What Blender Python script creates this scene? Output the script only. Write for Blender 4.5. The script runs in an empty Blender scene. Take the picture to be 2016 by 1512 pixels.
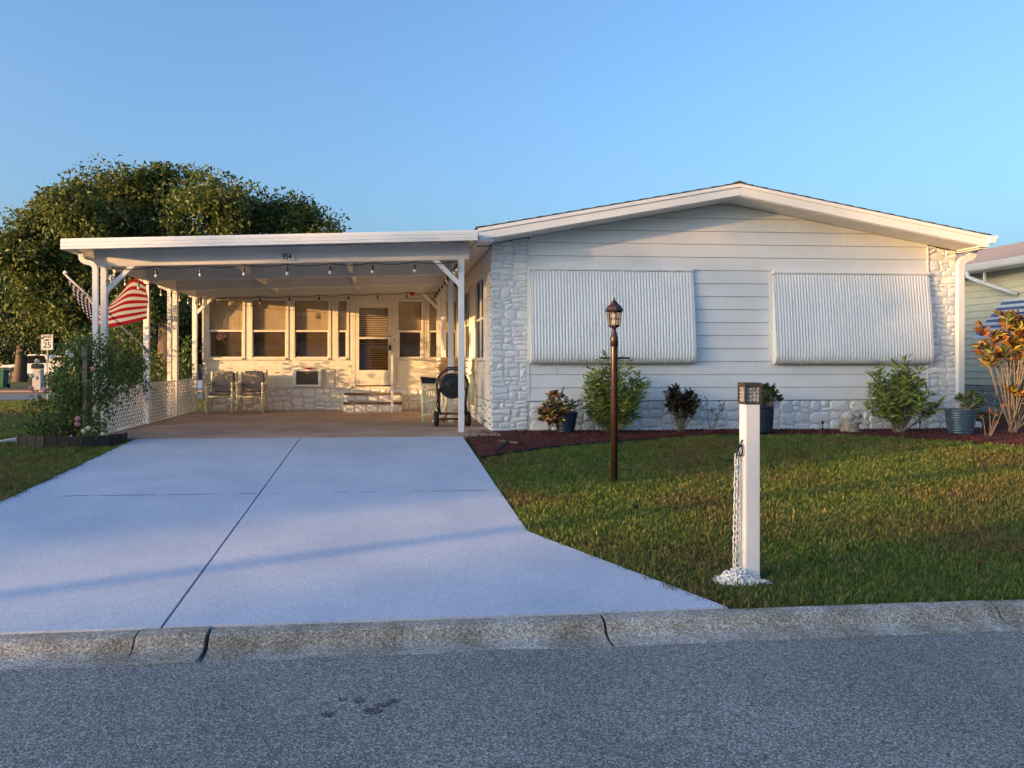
import bpy, bmesh, math, random
import numpy as np
from mathutils import Vector, Matrix, noise as mnoise

# ------------------------------------------------------------------ camera, sky, sun, exposure
scene = bpy.context.scene
COL = scene.collection
cam_d = bpy.data.cameras.new('camera'); cam = bpy.data.objects.new('camera', cam_d); COL.objects.link(cam)
cam.location = (0, 0, 1.6)
cam.rotation_euler = (math.radians(90), 0, math.radians(-4.787))
cam_d.sensor_width = 36.0; cam_d.lens = 28.57
cam_d.shift_x = 0.0541; cam_d.shift_y = -0.0218
cam_d.clip_end = 2000; cam_d.clip_start = 0.05
scene.camera = cam

SUN_AZ = math.radians(22.0)       # horizontal travel of the light, from +X towards +Y
SUN_EL = math.radians(5.0)
world = bpy.data.worlds.new('World'); scene.world = world; world.use_nodes = True
wn = world.node_tree.nodes; wl = world.node_tree.links
bg = wn['Background']; bg.inputs['Strength'].default_value = 0.15
sky = wn.new('ShaderNodeTexSky'); sky.sky_type = 'NISHITA'; sky.sun_disc = False
sky.sun_elevation = SUN_EL
sky.sun_rotation = math.radians(248.0)
sky.air_density = 0.85; sky.dust_density = 5.0; sky.ozone_density = 2.75
wl.new(sky.outputs[0], bg.inputs['Color'])
sun_d = bpy.data.lights.new('sun', 'SUN'); sun_d.energy = 2.3; sun_d.angle = math.radians(0.5)
sun_d.color = (1.0, 0.56, 0.22)
sun = bpy.data.objects.new('sun', sun_d); COL.objects.link(sun)
sdir = Vector((math.cos(SUN_EL)*math.cos(SUN_AZ), math.cos(SUN_EL)*math.sin(SUN_AZ), -math.sin(SUN_EL)))
sun.rotation_euler = sdir.to_track_quat('-Z', 'Y').to_euler()
sun.location = (-30, -12, 20)
vs = scene.view_settings
vs.view_transform = 'Standard'; vs.look = 'None'; vs.gamma = 1.0; vs.use_curve_mapping = False
vs.exposure = 2.2
scene.cycles.max_bounces = 8; scene.cycles.transparent_max_bounces = 12

rnd = random.Random(7)
rng = np.random.default_rng(7)
PI = math.pi

# ------------------------------------------------------------------ materials
def lin(c): return tuple(((v/255.0)/12.92 if v/255.0 <= .04045 else ((v/255.0+.055)/1.055)**2.4) for v in c)

def mat(name, col, rough=.6, var=.12, scale=6.0, detail=4, bump=0, bscale=80, metal=0, spec=.4, col2=None, lo=.35, hi=.65, coord='pos', coat=0):
    m = bpy.data.materials.new(name); m.use_nodes = True
    nt = m.node_tree; N = nt.nodes; L = nt.links
    b = N['Principled BSDF']
    b.inputs['Roughness'].default_value = rough; b.inputs['Metallic'].default_value = metal
    b.inputs['Specular IOR Level'].default_value = spec; b.inputs['Coat Weight'].default_value = coat
    if coord == 'pos':
        g = N.new('ShaderNodeNewGeometry').outputs['Position']
    else:
        g = N.new('ShaderNodeTexCoord').outputs['Object']
    c2 = col2 if col2 else tuple(max(0, v*(1-var)) for v in col)
    c1 = col if col2 else tuple(min(1, v*(1+var*.6)) for v in col)
    nz = N.new('ShaderNodeTexNoise'); nz.inputs['Scale'].default_value = scale; nz.inputs['Detail'].default_value = detail
    L.new(g, nz.inputs['Vector'])
    rp = N.new('ShaderNodeValToRGB'); rp.color_ramp.elements[0].position = lo; rp.color_ramp.elements[1].position = hi
    rp.color_ramp.elements[0].color = (*c2, 1); rp.color_ramp.elements[1].color = (*c1, 1)
    L.new(nz.outputs['Fac'], rp.inputs['Fac']); L.new(rp.outputs['Color'], b.inputs['Base Color'])
    if bump:
        n2 = N.new('ShaderNodeTexNoise'); n2.inputs['Scale'].default_value = bscale; n2.inputs['Detail'].default_value = 3
        L.new(g, n2.inputs['Vector'])
        bp = N.new('ShaderNodeBump'); bp.inputs['Strength'].default_value = min(1, bump); bp.inputs['Distance'].default_value = .01
        L.new(n2.outputs['Fac'], bp.inputs['Height']); L.new(bp.outputs['Normal'], b.inputs['Normal'])
    return m

def leafmat(name, cols, rough=.5, trans=.25, spec=.35, scale=None):
    """leaf colour chosen leaf by leaf"""
    m = bpy.data.materials.new(name); m.use_nodes = True
    nt = m.node_tree; N = nt.nodes; L = nt.links
    b = N['Principled BSDF']; b.inputs['Roughness'].default_value = rough; b.inputs['Specular IOR Level'].default_value = spec
    g = N.new('ShaderNodeNewGeometry')
    rp = N.new('ShaderNodeValToRGB'); cr = rp.color_ramp
    while len(cr.elements) < len(cols): cr.elements.new(.5)
    for i, c in enumerate(cols):
        cr.elements[i].position = i/(len(cols)-1); cr.elements[i].color = (*c, 1)
    L.new(g.outputs['Random Per Island'], rp.inputs['Fac'])
    L.new(rp.outputs['Color'], b.inputs['Base Color'])
    tr = N.new('ShaderNodeBsdfTranslucent'); L.new(rp.outputs['Color'], tr.inputs['Color'])
    mx = N.new('ShaderNodeMixShader'); mx.inputs[0].default_value = trans
    L.new(b.outputs[0], mx.inputs[1]); L.new(tr.outputs[0], mx.inputs[2])
    L.new(mx.outputs[0], N['Material Output'].inputs['Surface'])
    return m

def glassmat(name, tint=(1, 1, 1), refl=(1, 1, 1), ior=1.5):
    m = bpy.data.materials.new(name); m.use_nodes = True
    nt = m.node_tree; N = nt.nodes; L = nt.links
    for n in list(N):
        if n.type != 'OUTPUT_MATERIAL': N.remove(n)
    t = N.new('ShaderNodeBsdfTransparent'); t.inputs[0].default_value = (*tint, 1)
    gl = N.new('ShaderNodeBsdfGlossy'); gl.inputs['Roughness'].default_value = .015; gl.inputs['Color'].default_value = (*refl, 1)
    fr = N.new('ShaderNodeFresnel')
    g = N.new('ShaderNodeNewGeometry')
    mi = N.new('ShaderNodeMix'); mi.data_type = 'FLOAT'; mi.inputs[2].default_value = ior; mi.inputs[3].default_value = 1/ior   # a thin pane reflects alike from both sides
    L.new(g.outputs['Backfacing'], mi.inputs[0]); L.new(mi.outputs[0], fr.inputs[0]); nz = N.new('ShaderNodeTexNoise'); nz.inputs['Scale'].default_value = 1.3
    L.new(g.outputs['Position'], nz.inputs['Vector'])
    bp = N.new('ShaderNodeBump'); bp.inputs['Strength'].default_value = .03; bp.inputs['Distance'].default_value = .05
    L.new(nz.outputs['Fac'], bp.inputs['Height']); L.new(bp.outputs['Normal'], gl.inputs['Normal'])
    mx = N.new('ShaderNodeMixShader')
    L.new(fr.outputs[0], mx.inputs[0]); L.new(t.outputs[0], mx.inputs[1]); L.new(gl.outputs[0], mx.inputs[2])
    L.new(mx.outputs[0], N['Material Output'].inputs['Surface'])
    return m

def speckle(name, dark, mid, light, scale, rough=.85, stain=None, stain_scale=1.2, bump=.4, lightfrac=.68, streak=None):
    """concrete or asphalt: fine aggregate of three tones, broad staining"""
    m = bpy.data.materials.new(name); m.use_nodes = True
    nt = m.node_tree; N = nt.nodes; L = nt.links
    b = N['Principled BSDF']; b.inputs['Roughness'].default_value = rough; b.inputs['Specular IOR Level'].default_value = .3
    g = N.new('ShaderNodeNewGeometry').outputs['Position']
    v = N.new('ShaderNodeTexVoronoi'); v.inputs['Scale'].default_value = scale; L.new(g, v.inputs['Vector'])
    sep = N.new('ShaderNodeSeparateColor'); L.new(v.outputs['Color'], sep.inputs[0])
    rp = N.new('ShaderNodeValToRGB'); cr = rp.color_ramp
    cr.elements[0].position = 0.0; cr.elements[0].color = (*dark, 1)
    cr.elements[1].position = 1.0; cr.elements[1].color = (*light, 1)
    e = cr.elements.new(.45); e.color = (*mid, 1)
    e = cr.elements.new(lightfrac+.1); e.color = (*mid, 1)
    L.new(sep.outputs[0], rp.inputs['Fac'])
    n1 = N.new('ShaderNodeTexNoise'); n1.inputs['Scale'].default_value = stain_scale; n1.inputs['Detail'].default_value = 5
    L.new(g, n1.inputs['Vector'])
    r2 = N.new('ShaderNodeValToRGB'); r2.color_ramp.elements[0].position = .36; r2.color_ramp.elements[1].position = .62
    st = stain if stain else (.78, .78, .78)
    r2.color_ramp.elements[0].color = (*st, 1); r2.color_ramp.elements[1].color = (1, 1, 1, 1)
    L.new(n1.outputs['Fac'], r2.inputs['Fac'])
    mx = N.new('ShaderNodeMix'); mx.data_type = 'RGBA'; mx.blend_type = 'MULTIPLY'; mx.inputs[0].default_value = 1
    L.new(rp.outputs['Color'], mx.inputs[6]); L.new(r2.outputs['Color'], mx.inputs[7])
    L.new(mx.outputs[2], b.inputs['Base Color'])
    bp = N.new('ShaderNodeBump'); bp.inputs['Strength'].default_value = bump; bp.inputs['Distance'].default_value = .004
    L.new(sep.outputs[1], bp.inputs['Height']); L.new(bp.outputs['Normal'], b.inputs['Normal'])
    return m

MT = {}
MT['white'] = mat('white_paint', (.78, .78, .77), .5, .05, 2.5, bump=.05, bscale=40)
MT['white_metal'] = mat('white_enamel', (.83, .83, .82), .38, .04, 2, spec=.5)
MT['siding'] = mat('siding_paint', (.82, .82, .815), .5, .05, 1.6, bump=.06, bscale=30)
MT['backing'] = mat('dark_backing', (.25, .25, .25), .8)
MT['mortar'] = mat('painted_mortar', (.70, .70, .69), .75, .12, 9, bump=.3)
MT['stone'] = mat('painted_stone', (.83, .83, .82), .6, .08, 5, bump=.35, bscale=22)
MT['soffit'] = mat('soffit_vinyl', (.74, .73, .71), .5, .05)
MT['shingle'] = mat('shingles', (.10, .095, .09), .9, .4, 30, bump=.5)
MT['ceiling'] = mat('carport_ceiling', (.72, .70, .67), .55, .06, 2)
MT['cream'] = mat('cream_trim', (.72, .68, .60), .5, .06)
MT['blind'] = mat('blind_beige', (.62, .51, .36), .55, .1, 5)
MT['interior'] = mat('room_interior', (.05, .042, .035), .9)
MT['glass'] = glassmat('window_glass', (.93, .93, .91), ior=1.75)
MT['glass_dark'] = glassmat('screened_glass', (.44, .41, .37), ior=1.8)
MT['gasket'] = mat('dark_gasket', (.02, .02, .02), .6)
MT['brown_tread'] = mat('brown_tread', (.19, .13, .10), .8, .2, 20)
MT['black_metal'] = mat('black_metal', (.012, .012, .013), .35, .3, spec=.5)
MT['bronze'] = mat('bronze_paint', (.05, .030, .021), .33, .25, 12, metal=.45, spec=.6)
MT['black_plastic'] = mat('black_plastic', (.015, .015, .016), .45)
MT['rubber'] = mat('rubber', (.012, .012, .012), .75)
MT['asphalt'] = speckle('asphalt', (.085, .082, .078), (.225, .22, .205), (.58, .57, .54), 150, stain=(.82, .82, .83), stain_scale=.9, bump=1, lightfrac=.5)
MT['oil'] = speckle('oil_stain', (.03, .03, .03), (.10, .098, .093), (.34, .335, .32), 120, rough=.7, bump=1, lightfrac=.6)
MT['asphalt_far'] = mat('asphalt_far', (.16, .17, .18), .9, .15, 3)
MT['kerb'] = speckle('kerb_concrete', (.20, .185, .16), (.44, .41, .36), (.78, .75, .69), 120, stain=(.60, .57, .52), stain_scale=3.2, bump=1, lightfrac=.55)
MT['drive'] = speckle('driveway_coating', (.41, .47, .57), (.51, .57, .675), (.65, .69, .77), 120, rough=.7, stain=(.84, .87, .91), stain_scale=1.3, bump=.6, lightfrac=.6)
MT['slab'] = speckle('carport_concrete', (.40, .30, .24), (.46, .345, .275), (.52, .40, .33), 60, stain=(.75, .72, .70), stain_scale=1.5, bump=.15)
MT['joint'] = mat('joint_dirt', (.04, .045, .06), .95)
MT['mulch'] = mat('red_mulch', (.085, .016, .014), .9, .55, 60, bump=1, bscale=60)
MT['chip'] = leafmat('mulch_chips', [(.02, .006, .006), (.09, .017, .014), (.14, .03, .022), (.05, .012, .011)], .85, 0)
MT['edging'] = mat('black_edging', (.02, .018, .018), .7, .3, 30)
MT['soil'] = mat('soil', (.03, .022, .017), .95, .4, 40)
MT['bark'] = mat('bark', (.11, .082, .06), .9, .4, 14, bump=.8, bscale=24)
MT['palebark'] = mat('pale_stem', (.22, .185, .15), .85, .3, 30)
MT['greenstem'] = mat('green_stem', (.09, .10, .05), .8, .3, 20)
MT['blue_glaze'] = mat('blue_glaze', (.012, .026, .05), .35, .2, 9, spec=.45)
MT['slate_glaze'] = mat('slate_blue_glaze', (.045, .085, .135), .32, .2, 12, spec=.5)
MT['cushion'] = mat('taupe_cushion', (.27, .235, .21), .9, .12, 40, bump=.2, bscale=200)
MT['pvc'] = mat('cream_pvc', (.70, .66, .46), .45, .06)
MT['cushion2'] = mat('tan_cushion', (.36, .25, .16), .9, .15, 30, bump=.2, bscale=150)
MT['statue'] = mat('weathered_cement', (.34, .31, .26), .9, .35, 25, bump=.6, bscale=60)
MT['bulb'] = mat('bulb_glass', (.75, .70, .64), .15, .05, spec=.8)
MT['lantern_glass'] = glassmat('lantern_glass', (.92, .88, .82), ior=1.45)
MT['cream_bulb'] = mat('frosted_bulb', (.85, .72, .5), .5)
MT['black_ink'] = mat('black_ink', (.015, .015, .018), .6)
MT['sign_white'] = mat('sign_white', (.72, .72, .70), .45)
MT['galv'] = mat('galvanised', (.35, .36, .37), .5, .15, 8, metal=.5)
MT['car_white'] = mat('car_paint', (.72, .73, .75), .25, .03, coat=.5)
MT['car_glass'] = mat('car_glass', (.012, .014, .017), .08, spec=.7)
MT['green_bin'] = mat('green_bin', (.01, .085, .06), .5)
MT['pale_yellow'] = mat('pale_yellow_siding', (.87, .83, .60), .55, .05)
MT['grey_block'] = mat('grey_block', (.40, .39, .37), .85, .15, 10)
MT['chain'] = mat('white_chain', (.82, .81, .78), .4)
MT['flower_pink'] = mat('pink_petals', (.75, .36, .36), .6, .15)
MT['flower_cream'] = mat('cream_petals', (.78, .72, .52), .6, .15)
MT['red_plastic'] = mat('red_plastic', (.55, .03, .02), .5)
MT['solar'] = mat('bronze_plastic', (.06, .05, .042), .5, .2)
MT['brick'] = mat('pink_kerb', (.35, .22, .18), .9)
MT['far_wall'] = mat('far_wall', (.45, .46, .45), .8)
MT['grey_decal'] = mat('grey_board', (.30, .24, .16), .8)

# ------------------------------------------------------------------ mesh builder
class MB:
    def __init__(s): s.v = []; s.f = []
    def add(s, vs, fs):
        o = len(s.v); s.v += [tuple(v) for v in vs]; s.f += [tuple(i+o for i in f) for f in fs]; return s
    def box(s, x0, x1, y0, y1, z0, z1, M=None):
        vs = [(x0,y0,z0),(x1,y0,z0),(x1,y1,z0),(x0,y1,z0),(x0,y0,z1),(x1,y0,z1),(x1,y1,z1),(x0,y1,z1)]
        if M: vs = [tuple(M @ Vector(v)) for v in vs]
        return s.add(vs, [(0,3,2,1),(4,5,6,7),(0,1,5,4),(1,2,6,5),(2,3,7,6),(3,0,4,7)])
    def prism(s, poly, a0, a1, fn):
        """poly in 2-D, extruded between a0 and a1, fn(p, a) gives the 3-D point"""
        n = len(poly)
        vs = [fn(p, a0) for p in poly]+[fn(p, a1) for p in poly]
        fs = [tuple(range(n-1, -1, -1)), tuple(range(n, 2*n))]+[(i, (i+1) % n, n+(i+1) % n, n+i) for i in range(n)]
        return s.add(vs, fs)
    def tube(s, pts, r, n=8, caps=True):
        pts = [Vector(p) for p in pts]
        rs = r if isinstance(r, (list, tuple)) else [r]*len(pts)
        vs = []; fs = []; up = None
        for i, p in enumerate(pts):
            d = (pts[min(i+1, len(pts)-1)]-pts[max(i-1, 0)])
            d = d.normalized() if d.length > 1e-9 else Vector((0, 0, 1))
            if up is None: up = Vector((0, 0, 1)) if abs(d.z) < .9 else Vector((1, 0, 0))
            a = d.cross(up)
            if a.length < 1e-6: a = d.cross(Vector((0, 1, 0)))
            a.normalize(); b = a.cross(d).normalized(); up = b
            for k in range(n):
                t = 2*PI*k/n
                vs.append(p+a*(math.cos(t)*rs[i])+b*(math.sin(t)*rs[i]))
        for i in range(len(pts)-1):
            for k in range(n):
                fs.append((i*n+k, i*n+(k+1) % n, (i+1)*n+(k+1) % n, (i+1)*n+k))
        if caps:
            fs.append(tuple(range(n-1, -1, -1))); fs.append(tuple((len(pts)-1)*n+k for k in range(n)))
        return s.add(vs, fs)
    def lathe(s, prof, n=20, c=(0, 0, 0), sq=False, rot=0):
        vs = []; fs = []
        for (r, z) in prof:
            for k in range(n):
                t = 2*PI*(k+.5*sq)/n+rot
                vs.append((c[0]+r*math.cos(t), c[1]+r*math.sin(t), c[2]+z))
        for i in range(len(prof)-1):
            for k in range(n):
                fs.append((i*n+k, i*n+(k+1) % n, (i+1)*n+(k+1) % n, (i+1)*n+k))
        fs.append(tuple(range(n-1, -1, -1))); fs.append(tuple((len(prof)-1)*n+k for k in range(n)))
        return s.add(vs, fs)
    def torus(s, c, R, r, axis='y', n=24, m=6, sy=1.0):
        pts = []
        for k in range(n+1):
            t = 2*PI*k/n; a, b = R*math.cos(t), R*math.sin(t)*sy
            pts.append({'y': (c[0]+a, c[1], c[2]+b), 'x': (c[0], c[1]+a, c[2]+b), 'z': (c[0]+a, c[1]+b, c[2])}[axis])
        return s.tube(pts, r, m, False)
    def mesh(s, name, smooth=False):
        me = bpy.data.meshes.new(name); me.from_pydata(s.v, [], s.f); me.update()
        if smooth: me.polygons.foreach_set('use_smooth', [True]*len(me.polygons))
        return me
    def build(s, name, m, parent=None, smooth=False, bevel=0):
        me = s.mesh(name, smooth)
        if bevel:
            bm = bmesh.new(); bm.from_mesh(me)
            bmesh.ops.remove_doubles(bm, verts=bm.verts, dist=1e-5)
            bmesh.ops.bevel(bm, geom=[e for e in bm.edges if len(e.link_faces) == 2 and e.calc_face_angle(0) > .5], offset=bevel, segments=2, affect='EDGES', clamp_overlap=True)
            bm.to_mesh(me); bm.free()
        me.materials.append(MT[m] if isinstance(m, str) else m)
        return link(name, me, parent)

def link(name, me, parent=None):
    o = bpy.data.objects.new(name, me); COL.objects.link(o)
    if parent is not None: o.parent = parent; o.matrix_parent_inverse = Matrix.Translation(-parent.location) if parent.type == 'EMPTY' and parent.get('_w') else Matrix()
    return o

def tag(o, label, cat=None, group=None, kind=None):
    if label: o['label'] = label
    if cat: o['category'] = cat
    if group: o['group'] = group
    if kind: o['kind'] = kind
    return o

def thing(name, label, cat, loc=(0, 0, 0), group=None, local=False, rz=0):
    """an Empty at the thing's base; parts are given in world coordinates unless local"""
    o = bpy.data.objects.new(name, None); COL.objects.link(o)
    o.empty_display_size = .2; o.location = loc; o.rotation_euler.z = rz
    if not local: o['_w'] = 1
    return tag(o, label, cat, group)

def struct(name, mb, m, **k):
    return tag(mb.build(name, m, **k), None, kind='structure')

def np_mesh(name, V, F, m, parent=None, smooth=False):
    """V (n,3), F (k,3 or 4) arrays"""
    me = bpy.data.meshes.new(name)
    me.vertices.add(len(V)); me.vertices.foreach_set('co', np.ascontiguousarray(V, np.float32).ravel())
    k = F.shape[1]; me.loops.add(F.size); me.loops.foreach_set('vertex_index', np.ascontiguousarray(F, np.int32).ravel())
    me.polygons.add(len(F)); me.polygons.foreach_set('loop_start', np.arange(0, F.size, k, dtype=np.int32))
    me.update(calc_edges=True)
    if smooth: me.polygons.foreach_set('use_smooth', [True]*len(F))
    me.materials.append(MT[m] if isinstance(m, str) else m)
    return link(name, me, parent)

def leaf_arrays(P, D, L, W, fold=.25, droop=.15, r=rng):
    """leaves as folded blades: P base, D direction (n,3), L, W lengths and widths"""
    n = len(P); D = D/np.maximum(np.linalg.norm(D, axis=1, keepdims=True), 1e-6)
    R = r.normal(size=(n, 3)); S = np.cross(D, R); S /= np.maximum(np.linalg.norm(S, axis=1, keepdims=True), 1e-6)
    U = np.cross(S, D); L = L[:, None]; W = W[:, None]
    flip = np.sign(U[:, 2:3]); flip[flip == 0] = 1; U = U*flip
    mid = P+D*L*.5
    V = np.stack([P, mid+S*W*.5+U*W*fold, P+D*L-U*L*droop, mid-S*W*.5+U*W*fold, mid+U*L*.04], 1).reshape(-1, 3)
    b = np.arange(n)[:, None]*5
    F = np.concatenate([b+np.array([[0, 1, 4]]), b+np.array([[1, 2, 4]]), b+np.array([[2, 3, 4]]), b+np.array([[3, 0, 4]])], 0)
    return V, F

def clip_poly(poly, a, b, c):
    """keep a*x+b*y<=c"""
    out = []
    for i, p in enumerate(poly):
        q = poly[(i+1) % len(poly)]
        dp = a*p[0]+b*p[1]-c; dq = a*q[0]+b*q[1]-c
        if dp <= 0: out.append(p)
        if dp*dq < 0:
            t = dp/(dp-dq); out.append((p[0]+t*(q[0]-p[0]), p[1]+t*(q[1]-p[1])))
    return out

def stones(parent, rects, seed, fn, warp=.018, gap=.006, depth=.022, m='stone', clips=(), asp=1.7):
    depth *= .62
    """rubble facing: each stone a mesh of its own. rects: (a0,a1,b0,b1,area); fn(a,b,d) -> world point"""
    r = random.Random(seed); out = []
    def split(a0, a1, b0, b1, area):
        w, h = a1-a0, b1-b0
        if w*h < area*r.uniform(.6, 1.7) and w < asp*1.9*h and h < w*1.9/asp: out.append((a0, a1, b0, b1)); return
        if w*h < area*.22: out.append((a0, a1, b0, b1)); return
        t = r.uniform(.35, .65)
        if w > h*asp*1.15 or (w > h*asp*.8 and r.random() < .35): x = a0+w*t; split(a0, x, b0, b1, area); split(x, a1, b0, b1, area)
        else: y = b0+h*t; split(a0, a1, b0, y, area); split(a0, a1, y, b1, area)
    for (a0, a1, b0, b1, area) in rects: split(a0, a1, b0, b1, area)
    lim = (min(q[0] for q in rects), max(q[1] for q in rects), min(q[2] for q in rects), max(q[3] for q in rects))
    def wp(a, b):
        ea = min(1, min(abs(a-lim[0]), abs(a-lim[1]))/.05); eb = min(1, min(abs(b-lim[2]), abs(b-lim[3]))/.05)
        n1 = mnoise.noise(Vector((a*6.1+seed, b*6.1, 0))); n2 = mnoise.noise(Vector((a*6.1, b*6.1+seed, 9.3)))
        return (a+n1*warp*2*ea, b+n2*warp*2*eb)
    for (a0, a1, b0, b1) in out:
        g = gap*r.uniform(.7, 1.4); c = min(a1-a0, b1-b0)*r.uniform(.14, .3)
        x0, x1, y0, y1 = a0+g, a1-g, b0+g, b1-g
        if x1-x0 < .02 or y1-y0 < .02: continue
        xm, ym = (x0+x1)/2, (y0+y1)/2
        P = [(x0+c, y0), (xm, y0), (x1-c, y0), (x1, y0+c), (x1, ym), (x1, y1-c), (x1-c, y1), (xm, y1), (x0+c, y1), (x0, y1-c), (x0, ym), (x0, y0+c)]
        P = [wp(*p) for p in P]
        for cl in clips: P = clip_poly(P, *cl)
        if len(P) < 3: continue
        n = len(P); ca = sum(p[0] for p in P)/n; cb = sum(p[1] for p in P)/n
        d = depth*r.uniform(.65, 1.2); ins = min(.02, .2*min(a1-a0, b1-b0))
        tx, ty = r.uniform(-.06, .06), r.uniform(-.06, .06)
        Q = []
        for (a, b) in P:
            L = math.hypot(a-ca, b-cb) or 1
            k = max(0, 1-ins/L)
            aa, bb = ca+(a-ca)*k, cb+(b-cb)*k
            Q.append((aa, bb, d+tx*(aa-ca)+ty*(bb-cb)+r.uniform(-.004, .004)))
        vs = [fn(a, b, -.004) for a, b in P]+[fn(a, b, q) for a, b, q in Q]+[fn(ca+r.uniform(-.02, .02), cb, d+r.uniform(0, .012))]
        fs = [(i, (i+1) % n, n+(i+1) % n, n+i) for i in range(n)]+[(n+i, n+(i+1) % n, 2*n) for i in range(n)]
        MB().add(vs, fs).build('stone', m, parent)

def text_mesh(body, size, m, parent, M, name='lettering', bold=.0, width=1.0, align='CENTER'):
    cu = bpy.data.curves.new(name, 'FONT'); cu.body = body; cu.size = size; cu.align_x = align; cu.align_y = 'CENTER'
    cu.extrude = .0015; cu.offset = bold
    t = bpy.data.objects.new('tmp', cu); COL.objects.link(t)
    dg = bpy.context.evaluated_depsgraph_get(); me = bpy.data.meshes.new_from_object(t.evaluated_get(dg))
    bpy.data.objects.remove(t)
    me.transform(M @ Matrix.Diagonal((width, 1, 1, 1))); me.name = name
    me.materials.clear(); me.materials.append(MT[m])
    return link(name, me, parent)

FRONT = Matrix(((1, 0, 0, 0), (0, 0, 1, 0), (0, 1, 0, 0), (0, 0, 0, 1)))      # text plane XY -> XZ; needs y flip
def facing(x, y, z):
    """lettering that reads from the street side (-Y)"""
    return Matrix.Translation((x, y, z)) @ Matrix.Rotation(PI/2, 4, 'X')

# ------------------------------------------------------------------ ground, streets, driveway
SK = .025                                    # the street runs slightly askew to the house
def sstep(a, b, x):
    t = min(1, max(0, (x-a)/(b-a))); return t*t*(3-2*t)
def lerp_tab(tab, y):
    if y <= tab[0][0]: return tab[0][1]
    for (y0, z0), (y1, z1) in zip(tab, tab[1:]):
        if y <= y1: return z0+(z1-z0)*(y-y0)/(y1-y0)
    return tab[-1][1]
PROF = [(-4.2, .14), (-3.1, .10), (-3.0, -.08), (4.66, -.08), (4.73, .075), (12.2, .435), (20, .43), (32, .16), (32.1, .02), (39.4, .02), (39.5, .17), (55, .24), (400, .24)]
def gz(x, y):
    k = max(-30, min(30, x))*SK if y < 10 else 0
    z = lerp_tab(PROF, y-k)
    z += .02*mnoise.noise(Vector((x*.35, y*.35, 0)))*sstep(4.8, 6, y)
    return z
def in_drive(x, y):
    if y < 4.4 or y > 13: return False
    w = max(0, (6.66-y)/2.0)*.9 if y < 6.66 else 0
    return -3.69-w < x < 1.15+w
def ground():
    xs = sorted(set([round(v, 2) for v in list(np.linspace(-300, -40, 14))+list(np.linspace(-38, -6, 17))+list(np.arange(-5.5, 14, .35))+list(np.linspace(14.4, 40, 12))+list(np.linspace(50, 300, 12))]))
    ys = sorted(set([round(v, 3) for v in list(np.linspace(-200, -12, 12))+[-8, -4.9, -4.2, -3.6, -3.1, -3.0, -2, 1, 3, 4.3, 4.4]+list(np.arange(4.46, 4.8, .04))+list(np.arange(4.9, 13.2, .28))+[14, 16, 18, 20, 24, 28, 31, 32, 32.1, 35, 39.4, 39.5, 42, 48, 55, 70, 100, 150, 250, 400]]))
    V = []; F = []
    for y in ys:
        for x in xs:
            z = gz(x, y)
            if in_drive(x, y) and in_drive(x-.05, y) and in_drive(x+.05, y): z -= .05
            V.append((x, y, z))
    n = len(xs)
    for j in range(len(ys)-1):
        for i in range(n-1): F.append((j*n+i, j*n+i+1, (j+1)*n+i+1, (j+1)*n+i))
    o = np_mesh('ground', np.array(V), np.array(F), MT['turf'], smooth=True)
    return tag(o, None, kind='structure')

def turfmat(name, blades=False):
    m = bpy.data.materials.new(name); m.use_nodes = True
    nt = m.node_tree; N = nt.nodes; L = nt.links; b = N['Principled BSDF']
    b.inputs['Roughness'].default_value = .6 if blades else .95; b.inputs['Specular IOR Level'].default_value = .25
    g = N.new('ShaderNodeNewGeometry').outputs['Position']
    n1 = N.new('ShaderNodeTexNoise'); n1.inputs['Scale'].default_value = .7; n1.inputs['Detail'].default_value = 5; L.new(g, n1.inputs['Vector'])
    r1 = N.new('ShaderNodeValToRGB'); e = r1.color_ramp.elements
    e[0].position = .47; e[0].color = (0, 0, 0, 1); e[1].position = .68; e[1].color = (1, 1, 1, 1)
    L.new(n1.outputs['Fac'], r1.inputs['Fac'])
    rp = N.new('ShaderNodeValToRGB'); c = rp.color_ramp
    if blades:
        oi = N.new('ShaderNodeObjectInfo').outputs['Random']
        c.elements[0].color = (.085, .145, .028, 1); c.elements[1].color = (.36, .30, .12, 1)
        x = c.elements.new(.88); x.color = (.20, .245, .055, 1)
        x = c.elements.new(.45); x.color = (.14, .20, .04, 1)
    else:
        n2 = N.new('ShaderNodeTexNoise'); n2.inputs['Scale'].default_value = 40; L.new(g, n2.inputs['Vector']); oi = n2.outputs['Fac']
        c.elements[0].color = (.05, .06, .022, 1); c.elements[1].color = (.10, .125, .036, 1)
    L.new(oi, rp.inputs['Fac'])
    dry = N.new('ShaderNodeValToRGB'); d = dry.color_ramp
    if blades:
        d.elements[0].color = (.10, .11, .03, 1); d.elements[1].color = (.32, .22, .09, 1)
        x = d.elements.new(.55); x.color = (.21, .17, .055, 1)
    else:
        d.elements[0].color = (.09, .065, .035, 1); d.elements[1].color = (.16, .115, .06, 1)
    L.new(oi, dry.inputs['Fac'])
    mx = N.new('ShaderNodeMix'); mx.data_type = 'RGBA'
    L.new(r1.outputs['Color'], mx.inputs[0]); L.new(rp.outputs['Color'], mx.inputs[6]); L.new(dry.outputs['Color'], mx.inputs[7])
    L.new(mx.outputs[2], b.inputs['Base Color'])
    if blades:
        tr = N.new('ShaderNodeBsdfTranslucent'); L.new(mx.outputs[2], tr.inputs['Color'])
        ms = N.new('ShaderNodeMixShader'); ms.inputs[0].default_value = .4
        L.new(b.outputs[0], ms.inputs[1]); L.new(tr.outputs[0], ms.inputs[2]); L.new(ms.outputs[0], N['Material Output'].inputs['Surface'])
    return m
MT['turf'] = turfmat('turf'); MT['blade'] = turfmat('grass_blades', True)
ground()

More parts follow.
